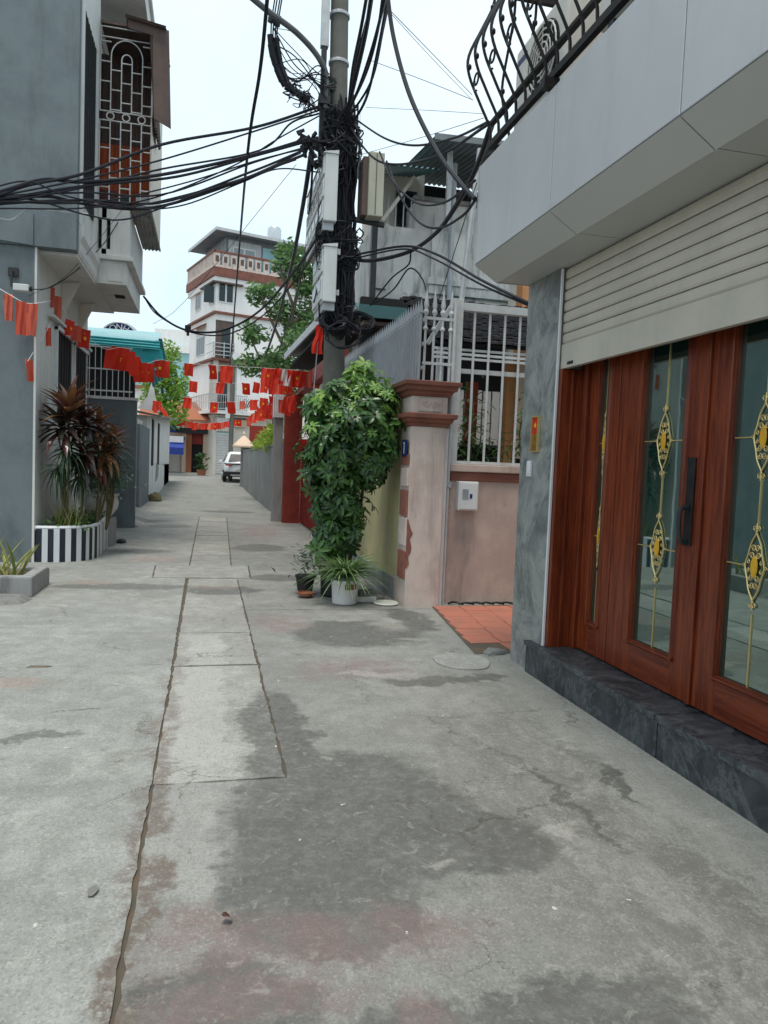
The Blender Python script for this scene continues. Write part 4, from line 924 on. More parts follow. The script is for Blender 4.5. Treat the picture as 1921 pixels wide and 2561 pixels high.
def cable(pts, r, label, group=None, n=8, name='cable'):
    return tag(MB().tube(spline(pts, n), r, 6).build(name, M['black'], smooth=True), label, 'cable', group)
LG = 'cables sagging from the pole to the left house'
ORD = ['topmost', 'second', 'third', 'fourth', 'fifth', 'eighth', 'ninth', 'twelfth', 'lowest', 'eleventh', 'tenth', 'sixth', 'seventh']
left = [
 [(1.288,9.850,6.122), (0.477,10.000,5.808), (-0.656,9.900,5.397), (-1.522,9.600,4.822), (-2.060,9.300,4.515), (-2.481,9.100,4.234)],
 [(1.290,9.850,6.075), (0.450,10.000,5.746), (-0.652,9.900,5.212), (-1.521,9.600,4.757), (-2.481,9.100,4.244)],
 [(1.291,9.850,6.035), (0.942,9.900,5.890), (0.545,10.000,5.526), (-0.650,9.900,5.100), (-1.519,9.600,4.661), (-2.480,9.100,4.165)],
 [(1.146,9.800,5.673), (0.453,9.900,5.416), (-0.642,9.800,4.996), (-1.520,9.600,4.725), (-1.936,9.400,4.628), (-2.481,9.100,4.269)],
 [(1.147,9.800,5.644), (0.454,9.900,5.399), (-0.476,9.800,4.990), (-1.520,9.600,4.677), (-2.481,9.100,4.204)],
 [(1.120,9.800,5.565), (0.456,9.900,5.318), (-0.637,9.800,4.756), (-1.519,9.600,4.602), (-2.481,9.100,4.254)],
 [(1.092,9.800,5.521), (0.430,9.900,5.199), (-0.635,9.800,4.661), (-1.517,9.600,4.516), (-2.480,9.100,4.175)],
 [(1.094,9.800,5.463), (0.088,9.900,4.965), (-0.798,9.800,4.569), (-1.517,9.600,4.474), (-1.885,9.400,4.447), (-2.481,9.100,4.224)],
 [(1.297,9.700,5.237), (0.774,9.800,5.247), (0.318,9.900,5.052), (-0.358,9.800,4.666), (-0.898,9.700,4.525), (-1.637,9.400,4.472), (-2.061,9.300,4.556), (-2.481,9.100,4.343)],
 [(1.063,9.800,5.488), (0.432,9.900,5.153), (-0.193,9.800,4.827), (-1.002,9.700,4.391), (-1.448,9.500,4.316), (-2.059,9.300,4.362), (-2.480,9.100,4.155)],
 [(1.006,9.800,5.393), (0.030,9.900,4.975), (-1.058,9.700,4.512), (-1.603,9.500,4.446), (-2.480,9.100,4.194)],
 [(1.091,9.800,5.538), (0.543,9.900,5.370), (-0.364,9.800,4.931), (-1.206,9.600,4.554), (-1.785,9.400,4.376), (-2.481,9.100,4.214)],
 [(1.292,9.850,6.006), (0.770,9.900,5.662), (0.197,9.900,5.238), (-0.746,9.800,4.698), (-1.551,9.500,4.383), (-2.480,9.100,4.135)],
]
tag(MB().box(-4.42, -4.18, 10.70, 10.84, 5.05, 5.12).build('cable_hook', M['darkmetal']), 'dark steel hook on the grey wall gathering the cable sheaf', 'hook')
for i, P in enumerate(left): cable(P + [(-3.6, 9.9, P[-1][2]-.02), (-4.3+.015*(i % 5), 10.78, 5.09)], (.018, .011, .012, .02, .016, .011, .015, .018, .009, .010, .009, .009, .009)[i], ORD[i] + (' black cable' if i in (0, 8) else ' black cable from the top') + ' in the sheaf sagging from pole to left house', LG)
cable([(-2.453,9.000,4.091), (-2.225,9.200,4.081), (-2.034,9.300,4.272), (-1.834,9.400,4.292), (-1.448,9.500,4.332)], .008, 'thin pale looped cable end hanging by the left grey wall', None).data.materials[0] = M['lightsteel']
cable([(0.421,7.000,5.759), (0.432,8.200,5.632), (0.398,10.000,5.477), (0.509,16.000,5.687), (0.598,24.000,4.475)], .019, 'long black cable dropping steeply from overhead to the far lane')
cable([(1.194,9.800,5.505), (1.250,11.000,5.263), (1.399,14.000,5.093), (1.612,20.000,4.968), (1.664,26.000,4.637)], .032, 'thick frayed black cable running from the pole down the right side of the lane')
cable([(1.221,9.800,5.422), (1.342,11.000,5.143), (1.593,14.000,4.943), (1.800,19.000,4.759), (1.939,24.000,4.569)], .016, 'thinner black cable beside the frayed one running down the lane')
cable([(1.324,9.700,4.465), (1.180,11.000,4.331), (0.787,13.000,4.070), (0.191,14.000,3.860), (-0.427,14.500,3.894), (-0.915,14.800,4.156), (-1.273,15.000,4.553)], .020, 'sagging black cable crossing the lane low from pole to left balcony')
cable([(1.339,9.700,4.379), (1.250,11.000,4.272), (0.867,13.000,4.014), (0.275,14.000,3.800), (-0.393,14.500,3.871), (-1.007,14.900,4.210), (-1.265,15.000,4.537)], .013, 'thin twin of the low cable crossing the lane to left balcony')
jb = thing('junction_box', 'small black junction box hanging on the low cable over the lane', 'junction box', (-0.426,14.450,3.920))
q = Vector((-0.426,14.450,3.920)); part('case', MB().box(q.x-.055, q.x+.055, q.y-.05, q.y+.05, q.z-.06, q.z+.06), 'black', jb, bevel=.01); part('stub', MB().tube([q-Vector((0,0,.06)), q-Vector((0,0,.13))], .025, 6), 'black', jb)
RT = 'cables climbing overhead from the pole'
for i, (P, r) in enumerate((([(1.602,9.800,5.959), (1.678,9.200,6.106), (1.686,8.400,6.230), (1.560,7.200,6.087)], .018), ([(1.636,9.800,6.034), (1.643,9.200,6.265), (1.625,8.600,6.428), (1.533,7.800,6.440)], .026), ([(1.619,9.800,6.002), (1.719,9.000,6.179), (1.678,8.200,6.220), (1.523,7.200,6.080)], .016),
        ([(1.658,9.800,6.095), (1.612,9.300,6.365), (1.606,8.800,6.585), (1.561,8.200,6.684)], .02), ([(1.643,9.800,5.830), (1.731,9.000,5.886), (1.678,8.100,6.022), (1.534,7.000,5.962)], .016), ([(1.672,9.800,6.214), (1.645,9.300,6.425), (1.640,8.700,6.587), (1.603,8.000,6.572)], .013), ([(1.591,9.800,5.910), (1.760,8.900,6.031), (1.679,7.900,6.105), (1.574,7.100,6.029)], .014))):
    cable(P, r, ('fifth', 'second', 'fourth', 'leftmost', 'sixth', 'third', 'rightmost')[i] + (' black cable' if i in (3, 6) else ' black cable from the left') + ' in the fan climbing overhead beside the pole', RT)
cable([(1.503,7.000,5.957), (1.566,6.900,5.457), (1.666,6.600,4.816), (1.807,6.200,4.214), (1.895,5.800,3.813), (1.938,5.500,3.573)], .020, 'stout black cable swooping from overhead to the silver canopy corner')
cable([(2.025,5.450,4.115), (2.117,6.000,4.026), (2.210,6.800,3.977), (2.315,7.800,4.022), (2.273,8.800,4.090), (1.967,9.500,4.139), (1.694,9.850,4.243)], .024, 'thickest black cable curving from the balcony corner down to the pole')
cable([(1.638,9.800,5.964), (1.813,9.000,5.247), (1.944,8.200,4.853), (2.030,6.800,4.420), (1.981,5.400,4.094)], .013, 'black cable sagging deeply between pole and wrought iron railing')
cable([(1.709,9.800,6.033), (1.933,8.800,5.383), (2.043,7.800,4.911), (2.062,6.500,4.456), (1.980,5.400,4.111)], .012, 'black cable sagging lightly between pole and wrought iron railing')
cable([(1.840,8.600,5.132), (1.914,8.200,4.674), (2.014,7.500,4.214), (2.033,6.600,3.923), (1.966,5.600,3.751)], .011, 'thin black cable in a slack loop below the balcony corner, upper of two')
cable([(1.905,8.500,4.998), (1.963,8.000,4.437), (2.020,7.400,3.989), (2.061,6.800,3.759), (2.015,6.000,3.617), (1.945,5.500,3.574)], .012, 'thin black cable in a slack loop below the balcony corner, lower of two')
cable([(1.777,9.800,4.263), (2.162,8.600,4.094), (2.265,7.600,3.754), (2.352,6.400,3.211), (2.423,5.500,2.830)], .014, 'black cable drooping from pole to the stone pillar')
cable([(1.809,9.800,4.230), (2.164,8.600,4.062), (2.242,7.600,3.704), (2.354,6.400,3.170), (2.424,5.500,2.812)], .010, 'thin black cable just under the one drooping to the stone pillar')
cable([(2.010,9.600,3.593), (2.180,9.200,3.861), (2.317,8.900,3.971), (2.319,8.800,4.094), (2.359,8.700,4.121)], .010, 'drop cable looping up from the coils to the thick cable')
cable([(2.041,9.600,3.608), (2.216,9.200,3.733), (2.331,8.900,3.928), (2.472,8.800,3.796), (2.502,8.600,3.492), (2.495,8.400,3.184)], .010, 'drop cable looping over towards the spiked fence')
for i, (P, r, lab) in enumerate((([(1.468,6.600,5.496), (2.093,7.500,5.722), (2.900,8.500,5.884)], .004, 'hair thin wire slanting across the sky right of the pole, steepest one'), ([(1.469,6.600,5.477), (2.121,7.500,5.654), (2.903,8.500,5.827)], .003, 'hair thin wire just below the steepest one in the sky'),
        ([(1.769,9.000,6.348), (2.332,8.500,5.953), (2.743,8.000,5.574)], .004, 'hair thin wire slanting gently across the sky right of the pole'), ([(1.831,9.500,6.033), (2.485,9.000,5.872), (3.083,8.500,5.695)], .0035, 'almost level hair thin wire above the weathered house'),
        ([(1.759,9.800,5.534), (2.250,8.500,5.293), (2.517,7.000,4.913)], .004, 'hair thin wire rising from pole to balcony railing'), ([(1.798,9.700,6.072), (1.827,9.700,5.023), (1.828,9.700,4.669)], .003, 'hair thin wire hanging plumb right of the pole'),
        ([(1.132,11.000,5.805), (-0.473,14.000,4.333), (-1.094,15.000,4.046)], .004, 'hair thin wire crossing the lane diagonally before the white tower house'), ([(2.123,6.000,3.895), (2.398,7.800,3.367), (2.364,8.000,3.153)], .004, 'hair thin double wire dropping to the spiked fence'),
        ([(-1.341,12.600,5.480), (-1.937,11.200,4.006), (-2.334,10.600,3.527)], .004, 'hair thin wire slanting down in front of the left grey house'))):
    tag(MB().tube(spline(P, 4), r, 4).build('thin_wire', M['black']), lab, 'wire')

# ================================================================== LEFT GREY AND WHITE HOUSE
lh = thing('corner_house', 'grey plastered corner house with white balconies overhanging the lane', 'house', (-4, 13, 0))
def lpart(n, mb, mat, par=None, **k): return part(n, mb, mat, par or lh, **k)
lpart('front_wall', MB().box(-9, -2.32, 10.9, 11.05, -.05, 4.24), 'grey_wall')
lpart('side_wall', MB().box(-2.55, -2.29, 10.902, 15.2, -.05, 4.24), 'white_wall')
lpart('front_wall', MB().box(-9, -1.80, 10.9, 11.05, 4.243, 9.5), 'grey_wall')
lpart('beam', MB().box(-9, -1.795, 10.86, 10.899, 4.245, 4.66), 'grey_wall', bevel=.004)
lpart('beam_step', MB().box(-9, -3.35, 10.84, 10.899, 4.40, 4.66).prism([(-3.35, 4.66), (-3.1, 4.30), (-2.33, 4.245), (-2.33, 4.66)], 'y', 10.835, 10.858), 'grey_wall')
lpart('soffit', MB().box(-2.55, -1.81, 11.05, 15.1, 4.20, 4.24), 'white_wall')
# upper floor lane face: white pilaster, dark barred window
lpart('upper_wall', MB().box(-9, -2.0, 11.06, 15.2, 4.66, 11).box(-2.0, -1.83, 11.06, 12.66, 4.66, 9.5), 'white_wall')
lpart('pilaster', MB().box(-1.99, -1.785, 11.052, 11.26, 4.66, 9.5), 'white_wall')
lpart('pilaster', MB().box(-1.99, -1.785, 12.38, 12.62, 4.66, 9.5), 'white_wall')
wn = lpart('window', MB().box(-1.829, -1.805, 11.262, 12.378, 5.1, 7.6), 'darkmetal')
for i in range(7): lpart('window_bar', MB().box(-1.800, -1.785, 11.32+.155*i, 11.34+.155*i, 5.1, 7.6), 'darkmetal', wn)
lpart('pane', MB().box(-1.804, -1.802, 11.28, 12.36, 5.15, 7.55), 'winglass', wn)
lpart('lintel', MB().hexa([(-1.828,11.262,7.602),(-1.79,11.262,7.602),(-1.79,12.378,7.602),(-1.828,12.378,7.602),(-1.828,11.262,9.5),(-1.79,11.262,9.5),(-1.79,12.378,9.5),(-1.828,12.378,9.5)]), 'white_wall')
# balcony slab with stepped mouldings, then the deeper far balcony box
lpart('balcony_fascia', MB().prism([(-1.99, 4.24), (-1.80, 4.24), (-1.78, 4.30), (-1.78, 4.42), (-1.74, 4.50), (-1.74, 4.64), (-1.99, 4.64)], 'y', 11.052, 12.69), 'white_wall')
bx = lpart('balcony_box', MB().box(-1.99, -1.345, 12.70, 15.1, 4.235, 4.60), 'white_wall')
lpart('rim', MB().box(-1.77, -1.25, 12.64, 15.16, 4.602, 4.68), 'white_wall', bx, bevel=.012)
lpart('recess', MB().box(-1.62, -1.40, 12.69, 12.699, 4.28, 4.55), 'white_wall', bx)
lpart('vent', MB().box(-1.62, -1.46, 13.5, 13.75, 4.225, 4.234), 'dark_in', bx)
pr = lpart('parapet', MB().box(-1.985, -1.79, 12.72, 12.84, 4.682, 5.42).box(-1.73, -1.66, 12.72, 12.84, 4.682, 5.42).box(-1.60, -1.31, 12.72, 12.84, 4.682, 5.42).box(-1.79, -1.60, 12.72, 12.84, 4.682, 4.78).box(-1.79, -1.60, 12.72, 12.84, 5.26, 5.42), 'white_wall')
lpart('slot', MB().box(-1.79, -1.60, 12.845, 12.86, 4.78, 5.26), 'dark_in', pr)
lpart('side_parapet', MB().box(-1.36, -1.31, 12.845, 15.1, 4.682, 5.42), 'white_wall')
# caged balcony of welded bars over the box, backed by red and brown sheets
cg = thing('balcony_cage', 'pale welded bar cage with arch and rings closing the left balcony', 'cage', (-1.4, 13.5, 5.42))
CX0, CX1, CZ0, CZ1, CY = -1.78, -1.0, 5.50, 8.15, 12.66
def bar(pts, r=.010, n='bar'): return part(n, MB().tube(pts, r, 6), 'lightsteel', cg, smooth=True)
xs5 = [CX0+(CX1-CX0)*i/5 for i in range(6)]
for z in (CZ0, 6.74, 6.88, 8.0, CZ1): bar([(CX0, CY, z), (CX1, CY, z)])
for i, x in enumerate(xs5):
    bar([(x, CY, CZ0), (x, CY, 6.74)]); 
    if i in (0, 1, 4, 5): bar([(x, CY, 6.88), (x, CY, 8.15 if i in (0, 5) else 7.72)])
xm = (CX0+CX1)/2
bar([(xm+(xs5[4]-xm)*math.cos(a*math.pi/14), CY, 7.72+.26*math.sin(a*math.pi/14)) for a in range(15)], n='arch')
bar([(xs5[2], CY, 6.88), (xs5[2], CY, 7.66)] + [(xm-.078*math.cos(a*math.pi/8), CY, 7.68+.09*math.sin(a*math.pi/8)) for a in range(1, 8)] + [(xs5[3], CY, 7.66), (xs5[3], CY, 6.88)], n='arch')
for x in (xs5[1], xm, xs5[4]): bar([(x+.055*math.cos(a*math.pi/8), CY, 6.81+.055*math.sin(a*math.pi/8)) for a in range(17)], .011, 'ring')
for i in range(5):
    for k in range(4):
        z = 5.72+.30*k+(.15 if i % 2 else 0)
        if z < 6.7: bar([(xs5[i], CY, z), (xs5[i+1], CY, z)], .010)
        z = 7.03+.30*k-(.12 if i % 2 else 0)
        if 6.9 < z < (7.95 if i in (0, 4) else 7.7): bar([(xs5[i], CY, z), (xs5[i+1], CY, z)], .010)
part('back_sheet', corr((-1.99, 13.6, 5.45), (CX1-.02, 13.6, 5.45), (CX1-.02, 13.6, 6.74), (-1.99, 13.6, 6.74), 9, .02), 'red_sheet', cg)
part('back_sheet', corr((-1.99, 13.62, 6.74), (CX1-.02, 13.62, 6.74), (CX1-.02, 13.62, 8.2), (-1.99, 13.62, 8.2), 9, .02), 'brown_sheet', cg)
part('side_sheet', MB().box(CX1-.02, CX1, 12.68, 15.1, 5.47, 8.1), 'cream', cg)
part('cage_floor', corr((-1.31, 12.68, 5.45), (-.98, 12.68, 5.45), (-.98, 15.1, 5.45), (-1.31, 15.1, 5.45), 5, .015), 'cement', cg)
part('cage_roof', MB().box(CX0, CX1, 12.66, 15.1, 8.2, 8.24), 'brown_sheet', cg)
part('hanging_sheet', corr((-.94, 12.5, 6.66), (-.94, 13.6, 6.75), (-1.05, 13.6, 8.26), (-1.05, 12.5, 8.24), 8, .02), 'brown_sheet', cg)
part('roof_flap', corr((-1.40, 12.42, 8.26), (-1.40, 13.7, 8.26), (-.80, 13.7, 8.20), (-.80, 12.42, 8.18), 8, .018), 'brown_sheet', cg)
part('flap_front', MB().prism([(-1.38, 8.24), (-.76, 8.16), (-.70, 6.68), (-.96, 6.80), (-.99, 7.6), (-1.0, 8.05), (-1.36, 8.10)], 'y', 12.50, 12.52), 'brown_sheet', cg)
for (x, z, s_, m_) in ((-1.7, 5.55, .12, 'cordy_dark'), (-1.45, 5.55, .10, 'darkmetal'), (-1.15, 5.55, .11, 'galv')): part('stored_box', MB().box(x-s_, x+s_, 13.1, 13.3, 5.46, 5.46+3*s_), m_, cg)
lpart('upper_balcony', MB().box(-1.99, -1.15, 12.7, 15.1, 8.7, 9.05).box(-1.99, -1.10, 12.66, 15.14, 9.05, 9.15), 'white_wall')
lpart('upper_post', MB().box(-1.3, -1.2, 12.75, 12.85, 9.15, 11), 'white_wall')
# ground-floor lane wall: windows with slanted hoods
for ya, yb in ((12.15, 13.35), (13.68, 14.85)):
    wn = lpart('window', MB().box(-2.289, -2.26, ya, yb, 2.0, 3.36), 'dark_in')
    for (a, b, c, d) in ((ya-.05, ya, 1.95, 3.41), (yb, yb+.05, 1.95, 3.41)): lpart('jamb', MB().box(-2.289, -2.24, a, b, c, d), 'window_white', wn)
    lpart('head', MB().box(-2.289, -2.22, ya-.05, yb+.05, 3.362, 3.42), 'window_white', wn)
    for i in range(5): lpart('bar', MB().box(-2.255, -2.245, ya+.12+.22*i, ya+.14+.22*i, 2.0, 3.36), 'iron', wn)
lpart('lane_cornice', MB().box(-2.289, -2.20, 11.6, 15.2, 3.46, 3.50), 'white_wall')
for y in (12.6, 14.2): lpart('wall_bracket', MB().prism([(-2.288, 3.62), (-2.288, 4.15), (-2.02, 4.19)], 'y', y, y+.05), 'cream')
# cctv camera on the grey wall
cv = thing('security_camera', 'small grey security camera on the left grey wall above the flags', 'camera', (-2.62, 10.8, 3.3))
q = Vector((-2.436,10.700,3.646))
part('body', MB().box(q.x-.09, q.x+.10, q.y-.06, q.y+.06, q.z-.045, q.z+.045), 'plastic', cv, bevel=.012); part('lens', MB().lathe([(.032, 0), (.032, .03)], (q.x+.10, q.y, q.z), 12, Matrix.Rotation(math.pi/2, 3, 'Y')), 'iron', cv)
part('arm', MB().tube([(q.x-.14, 10.9, q.z+.24), (q.x-.14, 10.78, q.z+.22), (q.x-.13, 10.75, q.z+.02), (q.x-.08, 10.72, q.z)], .014, 6), 'darkmetal', cv)
part('mount', MB().box(q.x-.20, q.x-.08, 10.86, 10.899, q.z+.18, q.z+.29), 'darkmetal', cv)
tag(MB().tube(spline([(q.x+.1, 10.75, q.z), (-2.115,10.900,3.733), (-1.882,11.600,4.174), (-1.662,12.500,4.808), (-1.486,12.700,5.208)], 6), .008, 5).build('cable', M['black']), 'thin black cable from the security camera up to the white balcony', 'cable')

# ------------------------------------------------------------------ striped planter, cordylines, pots
pt_ = thing('striped_planter', 'low planter wall painted in black and white stripes beside the grey house', 'planter', (-1.9, 12, 0))
arc = [(-2.29, 10.92), (-2.0, 10.93), (-1.78, 11.02), (-1.63, 11.18), (-1.55, 11.5), (-1.56, 12.2), (-1.6, 13.2), (-1.68, 13.7)]
P = spline([(x, y, 0) for x, y in arc], 10); acc = [0]
for i in range(1, len(P)): acc.append(acc[-1] + (P[i]-P[i-1]).length)
def at_len(s):
    for i in range(1, len(P)):
        if acc[i] >= s: return P[i-1].lerp(P[i], (s-acc[i-1])/max(1e-6, acc[i]-acc[i-1]))
    return P[-1].copy()
s0 = .02; k = 0; HZ = .46
while s0 < acc[-1]-.02:
    wd = .075 if s0 < .85 else .12
    a, b = at_len(s0), at_len(min(s0+wd, acc[-1])); d = (b-a).normalized(); nn = Vector((-d.y, d.x, 0))
    pr_ = .0 if k % 2 else .002
    part('stripe', MB().hexa([a-nn*pr_, b-nn*pr_, b+nn*.10, a+nn*.10] + [v+Vector((0,0,HZ)) for v in (a-nn*pr_, b-nn*pr_, b+nn*.10, a+nn*.10)]), 'white_paint' if k % 2 else ('black_paint' if s0 < .95 else ('cement' if k % 4 else 'white_paint')), pt_)
    s0 += wd; k += 1
part('soil', MB().prism([(-2.28, 10.98)]+[(x-.06, y+.05) for x, y in arc[1:]]+[(-2.28, 13.6)], 'z', 0, .38), 'stem', pt_)
part('rim', MB().tube([p+Vector((-.04, .03, HZ+.01)) for p in P], .035, 6), 'white_paint', pt_)
part('end_wall', MB().box(-2.28, -1.66, 13.62, 13.72, 0, HZ), 'white_paint', pt_)
shapes = {}
def leafmesh(kind, i):
    if (kind, i) not in shapes:
        r_ = random.Random(i*7+len(kind))
        if kind in ('cordy_dark', 'cordy_red'): s_ = strap(r_.uniform(.40, .56), r_.uniform(.075, .11), r_.uniform(.35, .95), 7, .22, .45, .3)
        elif kind == 'cordy_green': s_ = strap(r_.uniform(.38, .52), .03, r_.uniform(.7, 1.3), 7, .2, .3, .5)
        else: s_ = strap(r_.uniform(.42, .62), .05, r_.uniform(.05, .35), 6, .3, .5, .6)
        shapes[(kind, i)] = s_.mesh('leaf', M[kind], smooth=True, recalc=False)
    return shapes[(kind, i)]
def rosette(t, c, kind, n, rg_, up=.5, spread=.7, size=1):
    for i in range(n):
        o = link('leaf', leafmesh(kind, rg_.randrange(8)), t)
        q = i/n; el = up + spread*(1-2*q) + rg_.uniform(-.15, .15); az = i*2.4 + rg_.uniform(-.25, .25)
        place(o, t, Matrix.Translation(Vector(c) + Vector((0, 0, -.10*q + rg_.uniform(-.03, .03)))) @ rot_to(az, el) @ Matrix.Diagonal((size*rg_.uniform(.8, 1.1),)*3 + (1,)))
rg4 = random.Random(21)
def cordyline(label, base, heads):
    t = thing('cordyline', label, 'plant', (*base, .38))
    for (x, y, z, kind, n, up, spr, sz) in heads:
        part('stem', MB().tube(spline([(base[0], base[1], .36), ((base[0]+x)/2+.03, (base[1]+y)/2, z*.5+.1), (x, y, z)], 6), .018, 6), 'stem', t)
        rosette(t, (x, y, z), kind, n, rg4, up, spr, sz)
cordyline('tall bronze and dark cordyline with sword leaves nearest the grey corner', (-1.98, 11.3), [(-1.93, 11.25, 2.10, 'cordy_red', 30, .95, .5, 1.15), (-2.02, 11.2, 1.90, 'cordy_dark', 34, .3, .8, 1.15), (-1.92, 11.12, 1.62, 'cordy_green', 34, .0, .9, 1.1), (-2.05, 11.22, 1.32, 'cordy_green', 46, -.1, .8, .95)])
cordyline('dark purple cordyline with drooping leaves in the middle of the planter', (-1.80, 11.5), [(-1.76, 11.40, 1.95, 'cordy_dark', 30, .4, .8, 1.0), (-1.78, 11.40, 1.55, 'cordy_dark', 36, -.1, .9, 1.05), (-1.80, 11.40, 1.22, 'cordy_green', 40, -.2, .8, 1.0)])
cordyline('red bronze cordyline with fine arching leaves on the lane side of the planter', (-1.62, 11.7), [(-1.58, 11.65, 1.90, 'cordy_red', 24, .5, .7, .9), (-1.50, 11.7, 1.62, 'cordy_red', 36, .1, .9, .9), (-1.38, 11.9, 1.78, 'cordy_red', 16, .5, .6, .75), (-1.58, 11.6, 1.40, 'cordy_red', 26, -.1, .8, .75)])
cordyline('green narrow leaved dracaena behind the red cordyline', (-1.50, 12.0), [(-1.44, 12.0, 1.62, 'cordy_green', 70, .1, 1.0, 1.05), (-1.52, 11.95, 1.42, 'cordy_green', 60, .0, .9, 1.0), (-1.40, 12.1, 1.35, 'cordy_green', 50, .1, .9, .9)])
lowp = thing('low_planting', 'low green herbs and reedy stems filling the striped planter', 'plants', (-1.9, 11.8, .38))
lf = MB()
for i in range(420):
    x = rg4.uniform(-2.2, -1.62); p = Vector((x, rg4.uniform(11.0, 13.3), .42+rg4.random()*.16))
    s_ = strap(rg4.uniform(.07, .13), .035, rg4.uniform(.2, 1), 3, .2, .5); s_.xform(Matrix.Translation(p) @ rot_to(rg4.uniform(0, 6.3), rg4.uniform(-.2, 1))); lf.add(s_.v, s_.f)
tag(lf.build('herbs', M['herb'], lowp, recalc=False), kind='stuff')
lf = MB()
for i in range(70):
    p = Vector((rg4.uniform(-2.1, -1.75), rg4.uniform(11.05, 11.6), .40)); s_ = strap(rg4.uniform(.3, .6), .014, .25, 5, .2, .3); s_.xform(Matrix.Translation(p) @ rot_to(rg4.uniform(0, 6.3), rg4.uniform(1.1, 1.5))); lf.add(s_.v, s_.f)
tag(lf.build('reeds', M['grass_leaf'], lowp, recalc=False), kind='stuff')
wp = thing('white_urn_pot', 'round white glazed pot with dark foliage at the far end of the planter', 'pot', (-1.72, 13.1, .4))
part('pot', MB().lathe([(.13, 0), (.16, .03), (.26, .16), (.28, .27), (.25, .36), (.29, .38), (.29, .41), (.24, .41), (.2, .33)], (-1.72, 13.1, .46), 26), 'pot_white', wp, smooth=True)
part('plinth', MB().box(-1.95, -1.5, 12.88, 13.34, 0, .458), 'cement', wp)
lf = MB()
for i in range(260):
    p = Vector((-1.70+rg4.gauss(0, .20), 13.05+rg4.gauss(0, .2), 1.08+rg4.gauss(0, .13)))
    s_ = strap(rg4.uniform(.10, .2), .05, rg4.uniform(.2, 1), 3, .2, .5); s_.xform(Matrix.Translation(p) @ rot_to(rg4.uniform(0, 6.3), rg4.uniform(-.3, 1))); lf.add(s_.v, s_.f)
tag(lf.build('foliage', M['cordy_green'], wp, recalc=False), kind='stuff')
# concrete trough with yellow-edged leaves at the left edge of the picture
tr = thing('concrete_trough', 'low rough concrete kerb planter with yellow green sword leaves at the left edge', 'planter', (-2.2, 8.4, 0))
part('trough', MB().box(-4.0, -1.74, 8.22, 8.34, 0, .22).box(-1.86, -1.74, 8.34, 9.0, 0, .22).box(-4.0, -1.74, 9.0, 9.1, 0, .2), 'cement', tr, bevel=.02)
part('soil', MB().box(-4, -1.86, 8.34, 9.0, 0, .16), 'stem', tr)
for i in range(34):
    o = link('leaf', leafmesh('grass_leaf', rg4.randrange(8)), tr)
    place(o, tr, Matrix.Translation((rg4.uniform(-2.6, -1.98), rg4.uniform(8.45, 8.9), .14)) @ rot_to(rg4.uniform(0, 6.3), rg4.uniform(.95, 1.45)) @ Matrix.Diagonal((rg4.uniform(.7, 1.0),)*3+(1,)))
part('stone', MB().hexa([(-2.2, 7.7, 0), (-1.75, 7.85, 0), (-1.7, 8.15, 0), (-2.4, 8.15, 0), (-2.1, 7.8, .05), (-1.82, 7.9, .05), (-1.8, 8.12, .06), (-2.3, 8.12, .07)]), 'rock', tr, bevel=.015)

# ------------------------------------------------------------------ turquoise awning house, gates and white wall beyond
th = thing('awning_house', 'grey gated house with turquoise sheet awning behind the planter', 'house', (-3, 19, 0))
def tp(n, mb, mat, par=None, **k): return part(n, mb, mat, par or th, **k)
tp('wing_wall', MB().box(-2.55, -1.48, 16.3, 16.5, -.05, 2.66), 'grey_wall')
tp('wing_cap', MB().box(-2.57, -1.46, 16.26, 16.54, 2.663, 2.72), 'white_wall')
tp('wall', MB().box(-7, -2.1, 15.25, 26, -.05, 2.5), 'grey_wall')
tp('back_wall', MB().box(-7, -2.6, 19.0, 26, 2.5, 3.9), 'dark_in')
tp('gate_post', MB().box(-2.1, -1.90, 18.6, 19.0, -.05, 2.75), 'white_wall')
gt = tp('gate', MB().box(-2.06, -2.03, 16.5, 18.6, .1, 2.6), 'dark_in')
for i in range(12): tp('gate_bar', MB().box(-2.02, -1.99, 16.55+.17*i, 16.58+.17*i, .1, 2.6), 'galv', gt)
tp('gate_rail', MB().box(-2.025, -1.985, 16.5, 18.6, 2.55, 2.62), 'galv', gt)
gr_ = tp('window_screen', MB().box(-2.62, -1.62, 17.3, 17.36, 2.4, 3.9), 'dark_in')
for i in range(9): tp('screen_bar', MB().box(-2.58+.115*i, -2.565+.115*i, 16.60, 16.615, 2.72, 3.78), 'lightsteel', gr_)
for z in (2.85, 3.3, 3.76): tp('screen_rail', MB().box(-2.6, -1.6, 16.616, 16.636, z, z+.03), 'lightsteel', gr_)
tp('downpipe', MB().tube([(-1.93, 20.2, 0), (-1.93, 20.2, 4.2)], .06, 8), 'darkmetal', smooth=True)
tp('second_gate', MB().box(-2.09, -2.0, 20.6, 24, -.05, 2.6), 'lightsteel')
tp('second_wall', MB().box(-2.09, -1.92, 22.4, 26, -.05, 2.45), 'grey_wall')
aw = thing('sheet_awning', 'turquoise corrugated awning with faded top jutting over the lane', 'awning', (-1.9, 17.5, 3.7))
part('top_sheet', corr((-2.75, 18.0, 4.36), (-2.72, 17.0, 4.02), (-1.10, 17.0, 4.02), (-1.12, 18.0, 4.36), 4, .012).add([], []), 'turq_pale', aw)
part('front_edge', corr((-2.72, 16.98, 4.04), (-2.72, 16.96, 3.86), (-1.08, 16.96, 3.84), (-1.08, 16.98, 4.02), 3, .008), 'turq', aw)
part('end_sheet', corr((-1.42, 16.95, 3.80), (-1.04, 16.97, 4.1), (-1.00, 19.2, 3.62), (-1.36, 19.2, 3.2), 6, .02), 'turq', aw)
